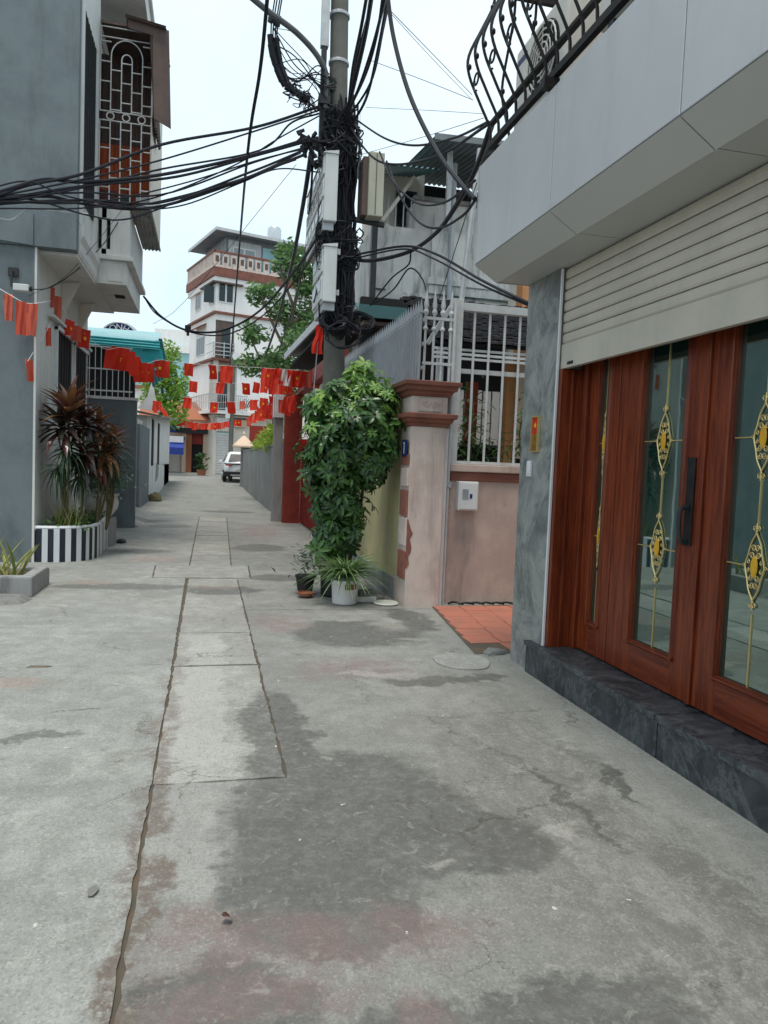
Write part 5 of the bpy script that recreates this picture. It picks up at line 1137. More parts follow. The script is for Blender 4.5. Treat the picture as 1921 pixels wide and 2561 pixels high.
part('hanging_flap', MB().prism([(-1.75, 3.86), (-1.04, 3.86), (-.97, 3.45), (-1.15, 3.40), (-1.30, 3.38), (-1.48, 3.44), (-1.62, 3.62)], 'y', 17.02, 17.04), 'turq', aw)
for x in (-2.6, -1.9, -1.15): part('rib', MB().beam((x, 16.97, 4.0), (x, 18.0, 4.33), .04, .03), 'lightsteel', aw)
for x in (-2.6, -1.5): part('strut', MB().beam((x, 17.0, 3.98), (x, 18.6, 3.3), .03, .03), 'galv', aw)
tk = thing('water_tank', 'stainless water tank with round blue maker badge above the turquoise awning', 'water tank', (-2.35, 19.6, 4.4))
c = (-2.10, 18.6, 4.20); RX = Matrix.Rotation(math.pi/2, 3, 'X')
part('tank', MB().lathe([(.30, -1.6), (.46, -1.5), (.48, -1.4), (.48, -.1), (.46, 0), (.40, .03)], c, 26, RX), 'stainless', tk, smooth=True)
part('badge', MB().lathe([(.415, .028), (.415, .05)], c, 36, RX), 'bluesign', tk)
part('badge_centre', MB().lathe([(.21, .051), (.21, .056)], c, 30, RX), 'white_print', tk)
part('cradle', MB().box(-2.55, -1.65, 18.7, 20.2, 3.6, 3.76), 'galv', tk)
txt = 'SONHA'
for i, chh in enumerate(txt):
    cu = bpy.data.curves.new('t', 'FONT'); cu.body = chh; cu.size = .2; cu.align_x = 'CENTER'; cu.align_y = 'CENTER'; cu.extrude = .004
    to = bpy.data.objects.new('t', cu); COL.objects.link(to); bpy.context.view_layer.update()
    me = bpy.data.meshes.new_from_object(to.evaluated_get(bpy.context.evaluated_depsgraph_get())); bpy.data.objects.remove(to)
    me.materials.clear(); me.materials.append(M['white_print'])
    a = math.radians(90 + 27*(2-i)); o = link('letter', me, tk)
    place(o, tk, Matrix.Translation((c[0]+.315*math.cos(a), c[1]-.058, c[2]+.315*math.sin(a))) @ Matrix.Rotation(-(a-math.pi/2), 4, 'Y') @ Matrix.Rotation(math.pi/2, 4, 'X'))
    me.name = 'letter'
ww = thing('white_lane_wall', 'white wall with tall dark slit windows curving along the left of the lane', 'wall', (-2.2, 33, 0))
part('wall', MB().prism([(26.0, -.1), (41, -.1), (41, 3.6), (26.0, 2.9)], 'x', -2.5, -2.02), 'white_wall', ww)
part('bulge', MB().prism([(-2.02, 26.05), (-1.9, 27.5), (-1.95, 33), (-2.1, 41), (-2.02, 41)], 'z', -.1, 1.2), 'white_wall', ww)
for y in (28.2, 31.5): part('slit_window', MB().box(-2.019, -1.99, y, y+.8, 1.2, 2.9), 'dark_in', ww)
part('patch', MB().prism([(29, .6), (30.2, .75), (30.6, 1.1), (29.4, 1.3)], 'x', -1.92, -1.885), 'cement', ww)
part('roof', MB().hexa([(-2.6, 25.8, 3.0), (-1.55, 25.8, 2.85), (-1.55, 41, 3.5), (-2.6, 41, 3.65), (-2.6, 25.8, 3.08), (-1.55, 25.8, 2.9), (-1.55, 41, 3.55), (-2.6, 41, 3.72)]), 'greyroof', ww)
part('gable_flash', MB().prism([(-2.3, 3.1), (-1.6, 3.0), (-1.75, 3.5), (-1.85, 4.1), (-2.0, 3.5)], 'y', 25.7, 25.78), 'white_wall', ww)
rock('stone', (-1.72, 26.2, 0), (.24, .24, .26), 3, 'stem', 'dark rounded stone at the foot of the far left wall', 'stone')
tag(MB().hexa([(-2.0, 16.52, 0), (-1.35, 16.5, 0), (-1.4, 21, 0), (-2.0, 21, 0), (-2.0, 16.6, .16), (-1.75, 16.6, .14), (-1.75, 20.8, .14), (-2.0, 20.8, .16)]).build('ramp', M['conc_l']), kind='structure')
rock('black_bag', (-1.45, 13.55, 0), (.09, .22, .05), 2, 'rubber', 'scrap of black rubber lying at the end of the striped planter', 'rubber scrap')

# ================================================================== RIGHT SIDE FURTHER DOWN THE LANE
rg5 = random.Random(8)
rh = thing('red_gate_house', 'house with red front and grey sheet eaves behind the utility pole', 'house', (4, 16, 0))
part('wall', MB().box(3.0, 7, 13.2, 19.6, 0, 4.6), 'redbrick', rh)
part('porch_roof', MB().hexa([(1.96, 13.6, 4.14), (4.5, 13.6, 4.9), (4.5, 19.6, 4.9), (1.90, 19.6, 4.24), (1.96, 13.6, 4.2), (4.5, 13.6, 4.96), (4.5, 19.6, 4.96), (1.90, 19.6, 4.30)]), 'greyroof', rh)
part('eaves_board', MB().beam((1.94, 13.6, 4.16), (1.88, 19.6, 4.26), .04, .16), 'lightsteel', rh)
part('ceiling', MB().box(2.0, 3.0, 13.7, 19.5, 3.95, 4.0), 'dark_in', rh)
part('beam', MB().box(2.1, 2.3, 12.7, 18.4, 3.2, 3.5), 'redbrick', rh)
part('door', MB().box(2.95, 2.999, 15, 17, 0, 2.8), 'dark_in', rh)
bp_ = thing('brick_pillar', 'red painted brick gate pillar on the right of the lane', 'pillar', (2.03, 18.5, 0))
part('core', MB().box(1.84, 2.24, 18.42, 18.8, -.02, 3.2), 'redbrick', bp_)
bk = {}
for r_ in range(43):
    z = .0 + r_*.074
    for (xa, xb, ya, yb) in (((1.83, 2.03, 18.405, 18.419), (2.04, 2.25, 18.405, 18.419)) if r_ % 2 else ((1.83, 1.93, 18.405, 18.419), (1.94, 2.14, 18.405, 18.419), (2.15, 2.25, 18.405, 18.419))):
        key = (round(xb-xa, 2))
        if key not in bk: bk[key] = MB().box(0, xb-xa, 0, .014, 0, .064).mesh('brick', M['redbrick'])
        o = link('brick', bk[key], bp_); o.location += Vector((xa, ya, z))
rgt = thing('red_gate', 'dark red steel gate of upright bars beside the brick pillar', 'gate', (2.24, 15.5, 0))
part('panel', MB().box(2.26, 2.28, 12.7, 18.38, .05, 1.85), 'redsteel', rgt)
for i in range(24): part('gate_bar', MB().box(2.225, 2.258, 12.75+.235*i, 12.79+.235*i, .05, 1.95), 'redsteel', rgt)
part('gate_rail', MB().box(2.215, 2.262, 12.7, 18.38, 1.86, 1.92), 'redsteel', rgt)
cc_ = thing('concrete_post', 'slim bare concrete post topped by a white ribbed box', 'post', (1.7, 18.9, 0))
part('post', MB().box(1.60, 1.82, 18.85, 19.1, -.02, 2.62), 'cement', cc_, bevel=.008)
part('ribbed_box', corr((1.56, 18.80, 2.63), (1.86, 18.80, 2.63), (1.86, 18.80, 3.2), (1.56, 18.80, 3.2), 7, .008), 'window_white', cc_)
part('box_back', MB().box(1.57, 1.85, 18.83, 19.1, 2.63, 3.2), 'window_white', cc_)
gw = thing('cement_wall', 'rain stained grey cement wall along the right of the far lane', 'wall', (1.95, 30, 0))
part('wall', MB().prism([(1.92, 19.1), (1.72, 38.2), (1.95, 38.2), (2.15, 19.1)], 'z', -.05, 1.98), 'cement', gw)
part('coping', MB().prism([(1.90, 19.1), (1.70, 38.2), (1.97, 38.2), (2.17, 19.1)], 'z', 1.983, 2.04), 'cement', gw)
ep = thing('capped_pillar', 'cement gate pillar with a pointed ochre tile cap at the wall end', 'pillar', (1.75, 38.6, 0))
part('shaft', MB().box(1.62, 2.18, 38.3, 38.9, -.1, 2.2), 'cement', ep)
part('cap', MB().add([(1.2, 38.05, 2.2), (2.3, 38.05, 2.2), (2.3, 39.15, 2.2), (1.2, 39.15, 2.2), (1.2, 38.05, 2.28), (2.3, 38.05, 2.28), (2.3, 39.15, 2.28), (1.2, 39.15, 2.28), (1.75, 38.6, 2.85)], [(3,2,1,0), (0,1,5,4), (1,2,6,5), (2,3,7,6), (3,0,4,7), (4,5,8), (5,6,8), (6,7,8), (7,4,8)]), 'beige_wall', ep)
part('finial', MB().lathe([(.05, 0), (.08, .06), (.02, .2)], (1.75, 38.6, 2.82), 10), 'beige_wall', ep)

def crown(mb, blobs, n, size, rg, mat=None):
    tot = sum(b[3]*b[4]*b[5] for b in blobs)
    for b in blobs:
        for _ in range(int(n*b[3]*b[4]*b[5]/tot)):
            v = Vector((rg.gauss(0,1), rg.gauss(0,1), rg.gauss(0,1))).normalized()*(rg.random()**.45)
            p = Vector((b[0]+v.x*b[3], b[1]+v.y*b[4], b[2]+v.z*b[5])) + Vector((rg.gauss(0,.06), rg.gauss(0,.06), rg.gauss(0,.06)))
            if mnoise.noise(p*1.9) < -.18: continue
            s = size*rg.uniform(.6, 1.3); a = Vector((rg.gauss(0,1), rg.gauss(0,1), rg.gauss(0,.6))).normalized(); c = a.cross(Vector((rg.gauss(0,1), rg.gauss(0,1), rg.gauss(0,1)))).normalized()
            mb.add([p-a*s, p+c*s*.38, p+a*s, p-c*s*.38], [(0,1,2,3)])
    return mb
def tree(name, label, base, trunk, limbs, blobs, n, size, mat, group='trees down the lane'):
    t = thing(name, label, 'tree', base, group)
    part('trunk', MB().tube(spline(trunk, 5), [.13-.07*i/(5*(len(trunk)-1)) for i in range(5*(len(trunk)-1)+1)], 8), 'trunk', t, smooth=True)
    for L in limbs: part('limb', MB().tube(spline(L, 5), [.06-.04*i/(5*(len(L)-1)) for i in range(5*(len(L)-1)+1)], 6), 'trunk', t, smooth=True)
    tag(crown(MB(), blobs, n, size, rg5).build('crown', M[mat], t, recalc=False), kind='stuff')
tree('feathery_tree', 'tall loose green tree with slanting trunk before the white tower house', (2.6, 27.5, 0), [(2.6, 27.5, 0), (2.3, 27.5, 4.4), (2.75, 27.5, 6.3), (3.1, 27.5, 8.2)],
     [[(2.3, 27.5, 4.4), (1.7, 27.4, 5.3), (1.4, 27.3, 5.9)], [(2.6, 27.5, 5.7), (2.0, 27.4, 6.8), (1.7, 27.3, 7.5)], [(2.8, 27.5, 6.5), (3.6, 27.4, 7.4), (3.9, 27.3, 8.4)], [(2.9, 27.5, 7.2), (2.4, 27.3, 8.3), (2.3, 27.3, 8.9)]],
     [(1.75, 27.5, 7.6, .6, .6, .45), (2.7, 27.5, 8.8, .7, .7, .7), (3.5, 27.5, 8.2, .7, .8, 1.0), (1.5, 27.5, 6.1, .65, .6, .45), (2.5, 27.5, 7.0, .6, .6, .5), (3.3, 27.5, 6.4, .8, .7, .9), (1.5, 27.5, 5.0, .7, .6, .4), (2.4, 27.5, 5.0, .8, .6, .6)], 5200, .13, 'tree_a')
tree('bushy_tree', 'lower olive green bushy tree beside the grey sheet eaves', (3.2, 23, 0), [(3.2, 23, 0), (3.1, 23, 3), (2.9, 23, 4.5)], [[(3.1, 23, 3), (2.5, 23, 4.2), (2.2, 23, 4.6)]],
     [(2.0, 23, 4.5, .55, .6, .55), (2.7, 23, 5.2, .6, .6, .5), (3.1, 23, 4.6, .7, .7, .7), (2.4, 23, 3.7, .5, .5, .4)], 2400, .10, 'tree_a')
tree('bright_tree', 'bright yellow green tree left of the white tower house', (-3.0, 47, 0), [(-3.0, 47, 0), (-2.9, 47, 4), (-2.7, 47, 7)], [[(-2.9, 47, 4), (-2.2, 47, 5.2), (-1.7, 47, 6)], [(-2.9, 47, 4.6), (-3.5, 47, 6), (-3.8, 47, 7)]],
     [(-2.6, 47, 7.4, .9, 1, 1.3), (-1.9, 47, 6.0, .8, 1, 1.2), (-3.2, 47, 5.6, 1, 1, 1.5), (-2.1, 47, 4.4, .9, 1, 1.2), (-3.6, 47, 7.4, .9, 1, 1.2)], 4200, .17, 'tree_b')
ys_ = thing('yellow_shrub', 'yellow green shrub spilling over the grey cement wall', 'shrub', (2.1, 25, 2))
tag(crown(MB(), [(2.0, 23.2, 2.45, .35, .7, .35), (1.95, 25, 2.3, .35, 1.2, .32), (1.9, 28, 2.15, .3, 2.2, .25), (1.95, 24, 2.0, .25, 1, .25)], 1600, .085, rg5).build('foliage', M['shrub_y'], ys_, recalc=False), kind='stuff')
part('stem', MB().tube([(2.12, 24, 0), (2.05, 24, 2.3)], .04, 6).tube([(2.1, 26, 0), (2.0, 26, 2.2)], .04, 6), 'stem', ys_)
dp = thing('utility_pole', 'distant dark utility pole with a lamp box near the far end of the lane', 'utility pole', (1.35, 43.5, 0))
part('shaft', MB().tube([(1.25, 43.5, 0), (1.25, 43.5, 7.2)], .14, 10), 'pole', dp, smooth=True); part('box', MB().box(.9, 1.15, 43.2, 43.4, 3.9, 4.5), 'plastic', dp); part('arm', MB().box(1.2, 2.6, 43.45, 43.55, 3.85, 3.95), 'darkmetal', dp)
rw = tag(MB().box(2.1, 3.0, 40, 40.2, -.1, 3.4).build('red_side_panel', M['redsteel']), 'dull red sheet panel behind the far cement pillar', 'panel')

# ------------------------------------------------------------------ white tower house at the bend (turned 17 degrees)
TW = thing('tower_house', 'tall white house with terracotta balcony bands and sheet roof at the lane bend', 'house', (.25, 50, 0))
TH = R(17)
TM = Matrix.Translation((.25, 50, 0)) @ Matrix.Rotation(TH, 4, 'Z')
def tw(name, mb, mat, par=None, **k):
    o = mb.xform(TM).build(name, M[mat], par or TW, **k); return o
B = lambda *a: MB().box(*a)
tw('wall', B(0, 7.5, .02, 6, 8.1, 13.7), 'far_white')
tw('wall', B(.0, 7.5, 1.1, 6, 4.6, 8.1), 'far_white')
tw('wall', B(1.55, 7.5, .02, 1.1, 4.6, 8.1), 'far_white')
tw('ground_wall', B(0.1, 7.5, .4, 6, -.2, 4.5), 'cream')
for z, t_, o_ in ((13.35, .55, .32), (11.0, .14, .18), (8.0, .14, .22), (4.55, .22, .35)): tw('floor_band', B(-o_, 7.6, -o_, 6.1, z, z+t_), 'terracotta' if z > 10 or z == 8.0 else 'far_white')
tw('cornice', B(-.2, 7.55, -.2, 6.05, 12.95, 13.345), 'far_white'); tw('window_hood', B(-.35, 1.7, -.35, 2.6, 12.93, 13.02), 'brown_sheet')
# roof terrace balustrade
br = tw('balustrade_rail', B(-.32, 7.5, -.34, -.22, 14.82, 14.95).box(-.34, -.22, -.34, 6, 14.82, 14.95), 'terracotta')
tw('balustrade_base', B(-.32, 7.5, -.32, -.24, 13.91, 14.05).box(-.32, -.24, -.32, 6, 13.91, 14.05), 'pink_pillar')
for i in range(14):
    tw('balustrade_block', B(-.30+.56*i, -.30+.56*i+.40, -.31, -.25, 14.06, 14.80), 'pink_pillar', br)
    tw('block_hole', B(-.30+.56*i+.09, -.30+.56*i+.31, -.325, -.315, 14.24, 14.62), 'brown_sheet', br)
for i in range(20): tw('baluster', B(-.31, -.25, -.2+.31*i, -.2+.31*i+.14, 14.06, 14.80), 'pink_pillar', br)
# penthouse under a sheet roof
tw('penthouse', B(.9, 5.2, .9, 5.6, 13.9, 16.345), 'greyroof')
for i in range(16): tw('cladding_rib', B(.86, .898, 1.0+.29*i, 1.12+.29*i, 13.9, 16.2), 'galv')
tw('front_panel', B(1.0, 3.3, .85, .898, 13.9, 16.1), 'lightsteel')
wn = tw('window', B(1.3, 2.9, .80, .848, 14.3, 15.7), 'window_white')
for i in range(2): tw('pane', B(1.38+.78*i, 2.04+.78*i, .78, .798, 14.4, 15.6), 'meter_glass', wn)
tw('pale_panel', B(3.4, 5.2, .85, .898, 13.9, 16.0), 'turq_pale'); tw('grille', B(5.3, 6.8, .9, 1.0, 15.0, 15.9), 'darkmetal')
tw('roof', MB().add([(-.1, -.1, 16.35), (6.6, -.1, 16.35), (6.6, 6.4, 16.35), (-.1, 6.4, 16.35), (-.1, -.1, 16.45), (6.6, -.1, 16.45), (6.6, 6.4, 16.45), (-.1, 6.4, 16.45), (.9, 2.9, 17.35), (6.4, 2.9, 17.35)], [(3,2,1,0), (0,1,5,4), (1,2,6,5), (2,3,7,6), (3,0,4,7), (4,5,9,8), (5,6,9), (6,7,8,9), (7,4,8)]), 'clay_grey')
tw('eaves_board', B(-.16, 6.6, -.16, -.105, 16.28, 16.47), 'lightsteel'); tw('eaves_board', B(-.16, -.105, -.1, 6.4, 16.28, 16.47), 'lightsteel')
tk2 = tw('roof_tank', MB().lathe([(.45, 0), (.5, .1), (.5, .95), (.42, 1.1), (.1, 1.15)], (5.2, 3.4, 17.2), 16), 'stainless', smooth=True)
# second floor corner window, first floor balcony, slit windows
def twin(x0, x1, z0, z1, n, face='f'):
    if face == 'f':
        wn = tw('window', B(x0, x1, -.03, .015, z0, z1), 'window_white'); d = (x1-x0)/n
        for i in range(n): tw('pane', B(x0+d*i+.06, x0+d*(i+1)-.06, -.045, -.032, z0+.08, z1-.08), 'winglass', wn)
    else:
        wn = tw('window', B(-.05, -.002, x0, x1, z0, z1), 'window_white'); d = (x1-x0)/n
        for i in range(n): tw('pane', B(-.065, -.052, x0+d*i+.06, x0+d*(i+1)-.06, z0+.08, z1-.08), 'winglass', wn)
twin(.12, 1.15, 11.75, 13.0, 2); twin(.3, 1.4, 11.7, 12.9, 2, 's'); twin(3.4, 4.6, 11.8, 13.0, 3, 's'); twin(2.2, 4.1, 8.6, 9.9, 4, 's')
tw('sash', MB().hexa([(-.05, .3, 11.72), (-.65, .55, 11.72), (-.65, .6, 11.72), (-.05, .35, 11.72), (-.05, .3, 12.8), (-.65, .55, 12.8), (-.65, .6, 12.8), (-.05, .35, 12.8)]), 'winglass')
tw('hood', MB().hexa([(-.5, 2.0, 10.35), (0, 2.0, 10.6), (0, 4.4, 10.6), (-.5, 4.4, 10.35), (-.5, 2.0, 10.42), (0, 2.0, 10.67), (0, 4.4, 10.67), (-.5, 4.4, 10.42)]), 'terracotta')
bal2 = tw('balcony_recess', B(.02, 1.25, -.02, .018, 8.16, 10.6), 'brown_sheet')
tw('balcony_door', B(.45, 1.0, -.06, -.022, 8.16, 10.1), 'winglass', bal2); tw('balcony_door_frame', B(1.0, 1.12, -.07, -.022, 8.16, 10.2), 'window_white', bal2)
for z in (8.3, 8.55, 8.8, 9.05): tw('rail', B(-.2, 1.2, -.36, -.33, z, z+.05), 'galv', bal2)
for x in (-.2, .5, 1.18): tw('rail_post', B(x-.03, x+.03, -.37, -.32, 8.15, 9.15), 'galv', bal2)
tw('rail', B(-.22, -.19, -.36, 1.2, 9.05, 9.1).box(-.22, -.19, -.36, 1.2, 8.5, 8.55), 'galv', bal2)
tw('dish', MB().lathe([(.02, 0), (.2, .05), (.28, .12)], (1.25, -.5, 8.3), 14, Matrix.Rotation(math.pi/2, 3, 'X')), 'window_white', bal2)
tw('wall_fan', MB().lathe([(.2, 0), (.2, .04)], (3.0, -.0, 8.7), 14, Matrix.Rotation(math.pi/2, 3, 'X')), 'plastic')
# first floor loggia
tw('loggia_back', B(.0, 1.55, 1.0, 1.1, 4.8, 8.0), 'cream'); tw('loggia_glass', B(.3, 1.2, .93, .998, 4.8, 7.4), 'winglass')
tw('loggia_column', B(-.02, .25, -.02, .25, 4.78, 8.0), 'pink_pillar')
lr = tw('loggia_rail', B(-.38, 2.2, -.40, -.36, 5.75, 5.8).box(-.40, -.36, -.4, 4, 5.75, 5.8).box(-.38, 2.2, -.40, -.36, 4.85, 4.9), 'galv')
for i in range(18): tw('loggia_bar', B(-.36+.145*i, -.33+.145*i, -.395, -.365, 4.78, 5.8), 'galv', lr)
for i in range(10): tw('loggia_bar', B(-.395, -.365, -.2+.4*i, -.17+.4*i, 4.78, 5.8), 'galv', lr)
for i in range(14): tw('scroll', MB().tube([(2.0+.16*i+.14*math.cos(a*.6), -.38, 5.3+.3*math.sin(a*.6+i)) for a in range(11)], .02, 4), 'iron', lr)
# shopfronts at street level
tw('roller_door', B(.35, 1.35, .33, .398, .5, 3.4), 'turq_pale')
for i in range(16): tw('roller_slat', B(.36, 1.34, .31, .329, .62+.17*i, .76+.17*i), 'pot_white')
tw('door_surround', B(.1, .33, .25, .399, -.2, 3.7).box(1.37, 1.6, .25, .399, -.2, 3.7).box(.33, 1.37, .25, .399, 3.42, 3.7), 'cream')
tw('fascia_sign', B(.2, 2.4, .2, .35, 3.75, 4.3), 'beige_wall'); tw('sign_panel', B(.3, 1.1, .15, .195, 3.8, 4.3), 'window_white')
SH = thing('shop_row', 'low orange shopfront with brick columns and dark door at the lane end', 'shop', (-1.8, 51.5, 0))
part('wall', MB().box(-5, .15, 52, 56, -.2, 3.6), 'beige_wall', SH)
part('column', MB().box(-1.45, -1.1, 51.6, 51.98, -.2, 3.2), 'clay', SH); part('column', MB().box(-.35, -.1, 51.6, 51.98, -.2, 3.2), 'beige_wall', SH); part('column', MB().box(-1.75, -1.46, 51.65, 51.98, -.2, 3.2), 'beige_wall', SH)
part('door', MB().box(-1.08, -.4, 51.9, 51.98, .3, 2.9), 'dark_in', SH); part('red_blind', MB().box(-1.1, -.36, 51.8, 51.88, 2.5, 3.2), 'redsteel', SH)
part('shutter', MB().box(-2.9, -1.8, 51.9, 51.99, .3, 2.6), 'shutter', SH); part('red_side', MB().box(-3.4, -2.95, 51.6, 51.9, .3, 2.6), 'terracotta', SH)
part('fascia', MB().box(-2.4, .1, 51.3, 51.6, 3.22, 3.55), 'darkmetal', SH)
part('tile_roof', MB().hexa([(-4.5, 50.6, 3.9), (.0, 50.6, 4.0), (.0, 54, 5.4), (-4.5, 54, 5.4), (-4.5, 50.6, 4.02), (.0, 50.6, 4.12), (.0, 54, 5.52), (-4.5, 54, 5.52)]), 'clay', SH)
part('sign', MB().box(-1.9, -1.0, 51.2, 51.29, 3.6, 4.2), 'pot_white', SH); part('purple_sign', MB().box(-2.5, -2.1, 50.9, 51.0, 3.2, 4.2), 'bluesign', SH)
ba = thing('blue_awning', 'blue cloth shop awning with white edge at the lane end', 'awning', (-2.5, 50, 2))
part('cloth', MB().hexa([(-3.2, 49.6, 2.15), (-1.55, 49.6, 2.15), (-1.55, 51.5, 2.9), (-3.2, 51.5, 2.9), (-3.2, 49.6, 2.2), (-1.55, 49.6, 2.2), (-1.55, 51.5, 2.96), (-3.2, 51.5, 2.96)]), 'blue', ba)
part('valance', MB().box(-3.2, -1.55, 49.56, 49.6, 1.75, 2.2), 'blue', ba); part('white_panel', MB().box(-2.6, -1.6, 50.2, 50.3, 2.55, 2.95), 'window_white', ba)
lp_ = thing('potted_bush', 'round green potted bush standing before the far roller door', 'bush', (-.45, 48.5, .5))
tag(crown(MB(), [(-.40, 48.5, 1.35, .5, .4, .55)], 420, .14, rg5).build('foliage', M['scheff'], lp_, recalc=False), kind='stuff')
part('pot', MB().lathe([(.22, .4), (.3, .8), (.32, .85), (.25, .85)], (-.40, 48.5, 0), 14), 'clay', lp_, smooth=True)
bb = thing('blue_house', 'distant pale blue house behind the bright green tree', 'house', (-3, 70, 0))
part('wall', MB().box(-7, -1.0, 70, 76, 0, 11.2), 'turq_pale', bb); part('rooftop', MB().box(-5, -1.2, 71, 74, 11.2, 13.2), 'far_white', bb); part('parapet', MB().box(-7.1, -.9, 69.9, 70, 11, 11.6), 'far_white', bb)
fb = thing('house', 'plain pale house closing the view behind the shop row', 'house', (-8, 58, 0))
part('wall', MB().box(-14, -4.2, 57, 63, 0, 6.5), 'far_white', fb); part('roof', MB().box(-14.3, -4, 56.7, 63, 6.5, 6.7), 'clay', fb)
fr_ = thing('house', 'plain cream house behind the cement wall on the right', 'house', (8, 45, 0))
part('wall', MB().box(4.5, 14, 40, 46, 0, 6), 'cream', fr_); part('roof', MB().box(4.2, 14, 39.6, 46, 6, 6.2), 'greyroof', fr_)

# ================================================================== PARKED CAR
car = thing('parked_car', 'white parked suv seen from behind at the far right of the lane', 'car', (1.9, 43.2, 0))
c0 = Vector((1.72, 41.6, zg(43)))
secs = [  # (z, half width, y rear, y front)
 (.32, .80, .10, 4.2), (.55, .90, .0, 4.35), (.80, .92, .02, 4.32), (1.02, .90, .06, 4.25), (1.12, .87, .12, 3.2), (1.45, .72, .42, 2.6), (1.64, .60, .70, 2.2), (1.69, .48, .85, 1.9)]
V = []; nn = 16
for z, hw, ya, yb in secs:
    for k in range(nn):
        a = 2*math.pi*k/nn; cx_ = math.copysign(abs(math.cos(a))**.45, math.cos(a)); sy = math.copysign(abs(math.sin(a))**.45, math.sin(a))
        V.append(c0 + Vector((hw*cx_, (ya+yb)/2 + (yb-ya)/2*sy, z)))
F = [(i*nn+k, i*nn+(k+1) % nn, (i+1)*nn+(k+1) % nn, (i+1)*nn+k) for i in range(len(secs)-1) for k in range(nn)] + [tuple(range(nn-1, -1, -1)), tuple((len(secs)-1)*nn+k for k in range(nn))]
part('body', MB().add(V, F), 'carpaint', car, smooth=True)
def cpart(n, mb, mat, par=car, **k): return mb.xform(Matrix.Translation(c0)).build(n, M[mat], par, **k)
cpart('rear_window', MB().hexa([(-.62, .13, 1.17), (.62, .13, 1.17), (.62, .3, 1.17), (-.62, .3, 1.17), (-.50, .42, 1.55), (.50, .42, 1.55), (.5, .6, 1.55), (-.5, .6, 1.55)]), 'car_glass')
cpart('side_window', MB().hexa([(-.88, .7, 1.14), (-.8, .7, 1.14), (-.8, 2.7, 1.14), (-.88, 2.7, 1.14), (-.70, .9, 1.50), (-.6, .9, 1.50), (-.6, 2.4, 1.50), (-.70, 2.4, 1.50)]), 'car_glass')
cpart('bumper', MB().box(-.86, .86, -.06, .3, .30, .58), 'rubber', bevel=.05); cpart('bumper_trim', MB().box(-.5, .5, -.075, -.05, .36, .42), 'galv')
cpart('number_plate', MB().box(-.25, .25, -.03, -.01, .72, .84), 'window_white')
cpart('dark_band', MB().box(-.86, .86, -.005, .1, .98, 1.03), 'rubber')
for s_ in (-1, 1):
    cpart('tail_light', MB().box(s_*.62-.17, s_*.62+.17, -.02, .1, .90, .975), 'redsteel', bevel=.02)
    cpart('mirror', MB().box(s_*1.0-.09, s_*1.0+.09, 2.75, 2.9, 1.05, 1.2), 'carpaint', bevel=.03)
    for y in (.85, 3.4):
        wv = cpart('wheel', MB().lathe([(.2, -.11), (.33, -.10), (.34, -.05), (.34, .05), (.33, .10), (.2, .11)], (s_*.80, y, .34), 20, Matrix.Rotation(math.pi/2, 3, 'Y')), 'rubber', smooth=True)
        cpart('rim', MB().lathe([(.2, -.03), (.2, .03)], (s_*.90, y, .34), 16, Matrix.Rotation(math.pi/2, 3, 'Y')), 'galv', wv)

# ================================================================== FLAG BUNTING
rg6 = random.Random(17)
def flagmesh(i, mat, w_=.29, h_=.40):
    r_ = random.Random(i*13+5); a1, a2, ph = r_.uniform(.03, .07), r_.uniform(.015, .035), r_.uniform(0, 6)
    tw_ = r_.uniform(-.6, .6)
    f = lambda s, t: ((s-.5)*w_*(1-.06*t) + tw_*.1*t, a1*math.sin(s*5+ph)*t**.7 + a2*math.sin(s*11+2*ph+t*3) + tw_*.15*t*t, -h_*t*(1-.03*abs(math.sin(s*4+ph))))
    return MB().grid(f, 8, 7).mesh('flag', M[mat], smooth=True, recalc=False)
FM = {}
def starmesh():
    P = [(0, -.006, 0)] + [(.055*(1 if i % 2 == 0 else .4)*math.sin(i*math.pi/5), -.006, .055*(1 if i % 2 == 0 else .4)*math.cos(i*math.pi/5)) for i in range(10)]
    return MB().add(P, [(0, 1+i, 1+(i+1) % 10) for i in range(10)]).mesh('star', M['yellow_print'], recalc=False)
STAR = starmesh()
def bunting(label, pts, flags, mat='flag', old=0, size=1.0, rad=.004):
    """a string with flags hanging from it; flags = list of (position 0..1, yaw, scale, white?)"""
    S = spline(pts, 8); t = thing('flag_bunting', label, 'bunting', tuple(S[0]), 'flag strings over the lane')
    part('string', MB().tube(S, rad, 4), 'white_print', t)
    for (q, yw_, sc, kind) in flags:
        k = q*(len(S)-1); i = min(int(k), len(S)-2); p = S[i].lerp(S[i+1], k-i)
        m_ = {'w': 'flag_white', 'o': 'flag_old'}.get(kind, mat); key = (rg6.randrange(6), m_)
        if kind == 'f': key = (key[0], 'flag_old', .15, .50)
        if key not in FM: FM[key] = flagmesh(*key)
        sc *= rg6.uniform(.72, .92)
        o = link('flag', FM[key], t); place(o, t, Matrix.Translation(p) @ Matrix.Rotation(yw_, 4, 'Z') @ Matrix.Rotation(rg6.uniform(-.10, .10), 4, 'Y') @ Matrix.Diagonal((sc*size, sc*size, sc*size, 1)))
        if kind == 's' or (kind == 'r' and rg6.random() < .4):
            st = link('star', STAR, o); st.location = (0, -.035, -.20)
def evenly(n, yaw, sc=1, kinds='r', jit=.5): return [((i+.5)/n, yaw + rg6.uniform(-jit, jit), sc*rg6.uniform(.85, 1.1), kinds[i % len(kinds)]) for i in range(n)]
bunting('faded red flags strung across the grey corner wall at the left edge', [(-2.988,10.880,3.790), (-2.507,10.400,3.492), (-2.311,10.500,3.419), (-2.171,11.200,3.605)], [(.32, .4, .85, 'f'), (.55, .3, 1.1, 'f'), (.74, .3, 1.05, 'f')], old=1)
